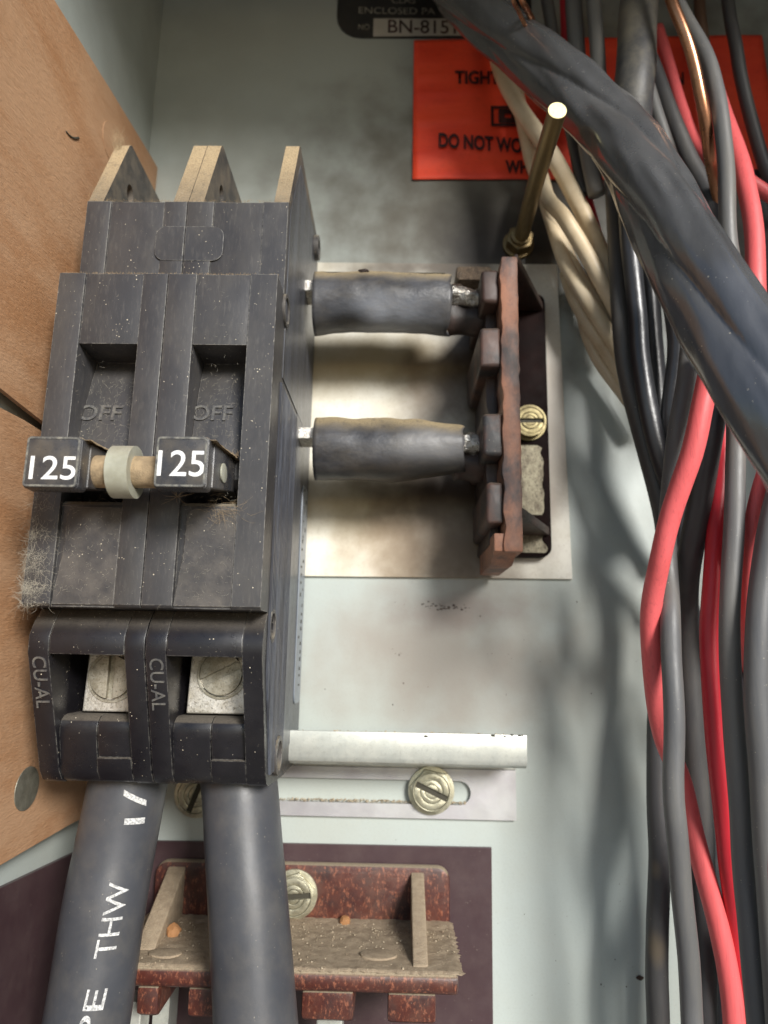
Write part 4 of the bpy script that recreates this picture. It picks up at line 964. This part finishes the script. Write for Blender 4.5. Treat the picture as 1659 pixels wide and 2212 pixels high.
# large jacketed cable crossing the upper right
pts = [U(*p) for p in ((880, -150, 12), (960, -50, 18), (1035, 25, 26), (1122, 98, 31), (1207, 166, 39), (1288, 247, 50), (1364, 344, 64), (1436, 455, 77), (1510, 590, 86), (1590, 735, 92), (1680, 890, 97), (1790, 1080, 100))]
bm = bmesh.new(); tube(bm, pts, 7.8, 1.2, 96, lobes=3, lob=.15, twist=.02, wob=.05, ridge=.075, rfun=lambda t: .98+.04*t)
tag(obj('jacketed_cable', bm, 'bigcable', smooth='all'), 'very thick glossy black lobed cable sweeping diagonally in front of the wires', 'cable')
wires = [
 # name, points, width px, material, label
 ('wire', ((1240, -120, 22), (1240, 0, 22), (1246, 120, 24), (1262, 260, 24), (1290, 420, 22)), 36, 'wgrey', 'left one of two grey wires dropping behind the lobed cable near the top', G),
 ('wire', ((1282, -120, 30), (1285, 0, 30), (1294, 170, 30), (1310, 320, 28), (1335, 440, 24)), 32, 'wgrey', 'right one of two grey wires dropping behind the lobed cable near the top', G),
 ('wire', ((1170, -100, 18), (1180, 0, 18), (1195, 80, 18), (1225, 240, 18), (1262, 420, 18)), 26, 'wgreyd', 'dark wire just right of the two thin copper ends at the top', G),
 ('wire', ((1215, -100, 14), (1218, 0, 14), (1222, 120, 14), (1240, 300, 14), (1275, 450, 16), (1293, 520, 16), (1303, 575, 16), (1312, 640, 14)), 20, 'wredd', 'thin dark red wire along the left edge of the black wires', None),
 ('copper_wire', ((1100, -40, 50), (1106, 0, 48), (1120, 25, 44), (1137, 58, 40)), 9, 'copper', 'thin bare copper strand, left one of two at the top', 'thin copper strands at the top'),
 ('copper_wire', ((1118, -40, 48), (1130, 0, 46), (1142, 22, 42), (1152, 44, 38), (1150, 56, 36)), 13, 'copper', 'bare copper strand with a hooked end at the top', 'thin copper strands at the top'),
 ('heavy_cable', ((1388, -150, 34), (1382, 0, 36), (1376, 90, 38), (1368, 210, 38), (1360, 330, 32)), 82, 'dustgrey', 'thick dust-coated grey cable hanging vertically at the top right', None),
 ('copper_wire', ((1430, -90, 50), (1450, 0, 50), (1478, 75, 49), (1502, 150, 47), (1519, 240, 44), (1531, 330, 38), (1545, 390, 32), (1565, 480, 26)), 25, 'copper', 'thick bare copper wire curving down in front of the red label', None),
 ('wire', ((1440, -60, 40), (1462, 0, 40), (1495, 65, 40), (1533, 145, 42), (1558, 240, 44), (1568, 330, 45), (1570, 430, 46), (1577, 530, 46), (1600, 640, 44), (1630, 760, 42)), 35, 'wgrey', 'ribbed grey wire beside the thick copper wire', G),
 ('wire', ((1508, -90, 14), (1510, 0, 14), (1516, 70, 14), (1530, 160, 12), (1560, 280, 10)), 24, 'wbrown', 'dull brown wire right of the thick copper wire', None),
 ('wire', ((1562, -90, 20), (1572, 0, 20), (1588, 100, 20), (1612, 220, 20), (1650, 350, 20), (1720, 520, 20)), 27, 'wgreyd', 'single dark wire crossing the right part of the red label', G),
 ('wire', ((1420, 60, 10), (1445, 140, 12), (1475, 240, 16), (1508, 322, 20), (1560, 365, 24), (1622, 395, 26), (1700, 450, 26)), 28, 'wred', 'dusty pink-red wire running level behind the thick copper wire', None),
 ('wire', ((1545, 200, 24), (1578, 290, 30), (1605, 365, 36), (1624, 460, 40), (1632, 560, 42), (1632, 650, 42), (1640, 760, 38)), 40, 'wred', 'thick red wire emerging right of the ribbed grey wire', None),
 ('wire', ((1392, 100, 20), (1420, 180, 20), (1450, 262, 22), (1492, 350, 24), (1532, 425, 26), (1560, 520, 28), (1600, 660, 28)), 40, 'wgreyd', 'dark wire slanting behind the thick copper wire', G),
 ('wire', ((1395, 160, 30), (1415, 235, 30), (1438, 305, 30), (1465, 380, 30), (1500, 480, 30), (1540, 600, 28)), 30, 'wgrey', 'grey wire between the dusty cable and the slanting dark wire', G),
 ('wire', ((1530, 360, 16), (1545, 450, 18), (1560, 560, 18), (1590, 700, 18)), 50, 'wblack', 'black wire deep behind the ribbed grey wire', G),
 ('wire', ((1630, 380, 14), (1650, 480, 16), (1660, 560, 20), (1672, 680, 24)), 46, 'wgreyd', 'dark wire at the right edge behind the thick red wire', G),
 # yellowed white wires
 ('wire', ((1060, 60, 8), (1082, 150, 10), (1106, 205, 12), (1150, 275, 14), (1205, 350, 16), (1255, 450, 18), (1288, 520, 18), (1318, 600, 18), (1350, 700, 16)), 36, 'wtan', 'yellowed white wire, uppermost of its bundle beside the brass stud', 'yellowed white wires'),
 ('wire', ((1110, 160, 5), (1130, 265, 6), (1150, 350, 8), (1182, 425, 10), (1205, 500, 12), (1238, 580, 14), (1290, 660, 14), (1340, 740, 12)), 32, 'wtan', 'yellowed white wire seen left of the brass stud against the label', 'yellowed white wires'),
 ('wire', ((1160, 330, 8), (1183, 425, 18), (1215, 463, 22), (1255, 528, 22), (1290, 590, 22), (1322, 650, 20), (1360, 740, 16)), 34, 'wtan', 'yellowed white wire looping out just below the brass stud', 'yellowed white wires'),
 ('wire', ((1180, 440, 8), (1198, 500, 12), (1222, 572, 15), (1262, 640, 17), (1300, 700, 17), (1345, 775, 15)), 32, 'wtan', 'yellowed white wire in the middle of the twisted bundle', 'yellowed white wires'),
 ('wire', ((1225, 590, 8), (1245, 650, 11), (1275, 705, 12), (1315, 765, 12), (1355, 830, 12)), 32, 'wtan', 'yellowed white wire second from the bottom of the twisted bundle', 'yellowed white wires'),
 ('wire', ((1250, 600, 6), (1257, 665, 7), (1268, 725, 7), (1296, 785, 7), (1345, 845, 8), (1400, 920, 10)), 30, 'wtan', 'yellowed white wire bulging lowest out of the twisted bundle', 'yellowed white wires'),
 # black tangle in the middle
 ('wire', ((1325, 330, 26), (1332, 470, 26), (1338, 620, 27), (1352, 776, 27), (1380, 900, 27), (1407, 1000, 26), (1428, 1080, 25), (1440, 1160, 23), (1440, 1300, 20), (1426, 1450, 18), (1419, 1567, 18), (1421, 1727, 18), (1424, 1847, 18), (1420, 2007, 18), (1424, 2212, 18), (1426, 2420, 18)), 44, 'wstain', 'black wire at the left edge of the bundle with brown stains low down', G),
 ('wire', ((1352, 380, 34), (1362, 520, 33), (1376, 680, 32), (1393, 830, 32), (1420, 960, 31), (1450, 1060, 28), (1470, 1180, 22), (1480, 1300, 16)), 42, 'wblack', 'glossy black wire second from the left edge of the bundle', G),
 ('wire', ((1385, 420, 24), (1398, 580, 24), (1410, 740, 24), (1425, 900, 22), (1447, 1060, 18), (1470, 1200, 12)), 46, 'wblack', 'black wire in the dark middle of the bundle', G),
 ('wire', ((1420, 480, 36), (1446, 600, 36), (1462, 720, 35), (1460, 800, 34), (1450, 900, 32), (1452, 1000, 28), (1470, 1120, 20)), 44, 'wblack', 'black wire with a pale sheen passing under the lobed cable', G),
 ('wire', ((1470, 560, 50), (1492, 680, 52), (1487, 780, 54), (1473, 880, 54), (1461, 970, 52), (1449, 1060, 48), (1443, 1150, 42), (1444, 1250, 42), (1446, 1340, 46), (1450, 1487, 48), (1455, 1607, 48), (1455, 1727, 48), (1466, 1847, 47), (1480, 1987, 46), (1492, 2167, 45), (1500, 2420, 45)), 42, 'wgrey', 'grey wire crossing in front of the leftmost red wire', G),
 ('wire', ((1550, 730, 64), (1530, 820, 63), (1511, 900, 62), (1491, 985, 60), (1458, 1090, 56), (1430, 1190, 52), (1411, 1290, 46), (1405, 1367, 42), (1408, 1450, 39), (1418, 1530, 37), (1436, 1600, 35), (1458, 1650, 34), (1476, 1700, 34), (1499, 1800, 34), (1522, 1890, 34), (1544, 1967, 34), (1562, 2045, 34), (1576, 2127, 34), (1586, 2230, 34), (1596, 2420, 34)), 43, 'wred', 'leftmost red wire, bowing out in front of the bundle', 'red wires at the right'),
 ('wire', ((1552, 840, 46), (1538, 930, 46), (1518, 1040, 44), (1500, 1140, 42), (1486, 1240, 38), (1484, 1340, 32), (1490, 1450, 28), (1500, 1600, 26), (1512, 1750, 24), (1520, 1850, 22), (1520, 2000, 20), (1524, 2212, 20), (1526, 2420, 20)), 50, 'wgreyd', 'dark grey wire between the two long red wires', G),
 ('wire', ((1572, 800, 40), (1563, 920, 42), (1556, 1050, 44), (1542, 1205, 45), (1536, 1320, 45), (1536, 1400, 45), (1540, 1500, 45), (1550, 1627, 44), (1561, 1747, 42), (1575, 1867, 38), (1592, 2007, 34), (1610, 2160, 30), (1625, 2420, 26)), 41, 'wredd', 'deep red wire second from the left', 'red wires at the right'),
 ('wire', ((1580, 800, 52), (1592, 930, 54), (1588, 1080, 55), (1582, 1220, 55), (1575, 1360, 54), (1580, 1527, 53), (1591, 1667, 52), (1603, 1847, 50), (1618, 1987, 50), (1630, 2127, 50), (1640, 2260, 50), (1652, 2420, 50)), 44, 'wgrey', 'grey wire just right of the deep red wire', G),
 ('wire', ((1690, 900, 58), (1655, 1020, 56), (1630, 1115, 54), (1621, 1230, 51), (1617, 1330, 46), (1622, 1450, 36), (1635, 1560, 26)), 36, 'wred', 'short stretch of red wire left of the dust-streaked grey wire', 'red wires at the right'),
 ('wire', ((1600, 1180, 34), (1600, 1300, 34), (1606, 1430, 34), (1612, 1560, 34), (1625, 1700, 34), (1640, 1900, 34), (1650, 2100, 34), (1655, 2420, 34)), 40, 'wblack', 'black wire in the gap right of the deep red wire', G),
 ('heavy_cable', ((1700, 1000, 62), (1665, 1130, 61), (1648, 1240, 60), (1640, 1360, 60), (1638, 1500, 59), (1644, 1640, 58), (1656, 1800, 57), (1668, 1950, 56), (1682, 2150, 56), (1690, 2420, 56)), 54, 'wgrey', 'thicker dust-streaked grey wire at the right edge', None),
 ('wire', ((1690, 1750, 70), (1664, 1850, 68), (1672, 2000, 66), (1690, 2212, 66)), 10, 'wredd', 'sliver of red wire at the extreme right edge', 'red wires at the right'),
 ('wire', ((1480, 1250, 8), (1500, 1400, 8), (1515, 1550, 8), (1530, 1750, 8), (1550, 2000, 8), (1575, 2300, 8)), 46, 'wblack', 'black wire lying deepest behind the two long red wires', G),
]
for (nm, px, w_, m_, lb, gp) in wires:
    hv = nm == 'heavy_cable'
    wire(nm, px, w_, m_, lb, 'cable' if hv else 'wire', gp, n=30 if hv else 20, wob=.05)

# ------------------------------------------------------------------ small debris on the panel
bm = bmesh.new()
for i in range(90):
    px, py = R.uniform(690, 1380), R.uniform(1270, 2200)
    if 1575 < py < 1785 or (py > 1815 and px < 1070): continue
    p = U(px, py, .1); lump(bm, (p[0], p[1], .08), R.choice((.08, .1, .13, .2)), i, 1, (1, R.uniform(.5, 1.6), .5))
for i in range(46):
    px = 960+R.gauss(0, 32); py = 1312 + (px-960)*.12 + R.gauss(0, 4); p = U(px, py, .1); lump(bm, (p[0], p[1], .1), R.uniform(.1, .3), i, 1, (1.8, .6, .6))
p = U(1382, 2112, .1); lump(bm, (p[0], p[1], .2), .8, 4, 2, (1.2, .8, .5))
obj('dirt_flakes', bm, 'flake', kind='stuff')
bm = bmesh.new()
for i in range(420):
    px = R.uniform(600, 1010); x = U(px, 1730, 1.6)[0]; lump(bm, (x, sy0+.25+R.random()*.5, R.uniform(.1, 1.9)), R.choice((.12, .18, .25)), i, 1)
for i in range(30):
    px = R.uniform(650, 1130); x = U(px, 1581, 20)[0]; lump(bm, (x, yt+.05, R.uniform(18.5, 20)), R.choice((.12, .18, .3)), i, 1)
obj('grit', bm, 'grit', br, kind='stuff')
# chips along the top right edge of the rail
bm = bmesh.new()
for px in (920, 1065, 1090, 1106, 1122, 1128):
    p = U(px, 1590+R.uniform(-3, 3), 20); lump(bm, (p[0], p[1], 20), R.uniform(.25, .6), px, 2, (1.4, .7, .15))
obj('paint_chips', bm, 'slot', br, kind='stuff')
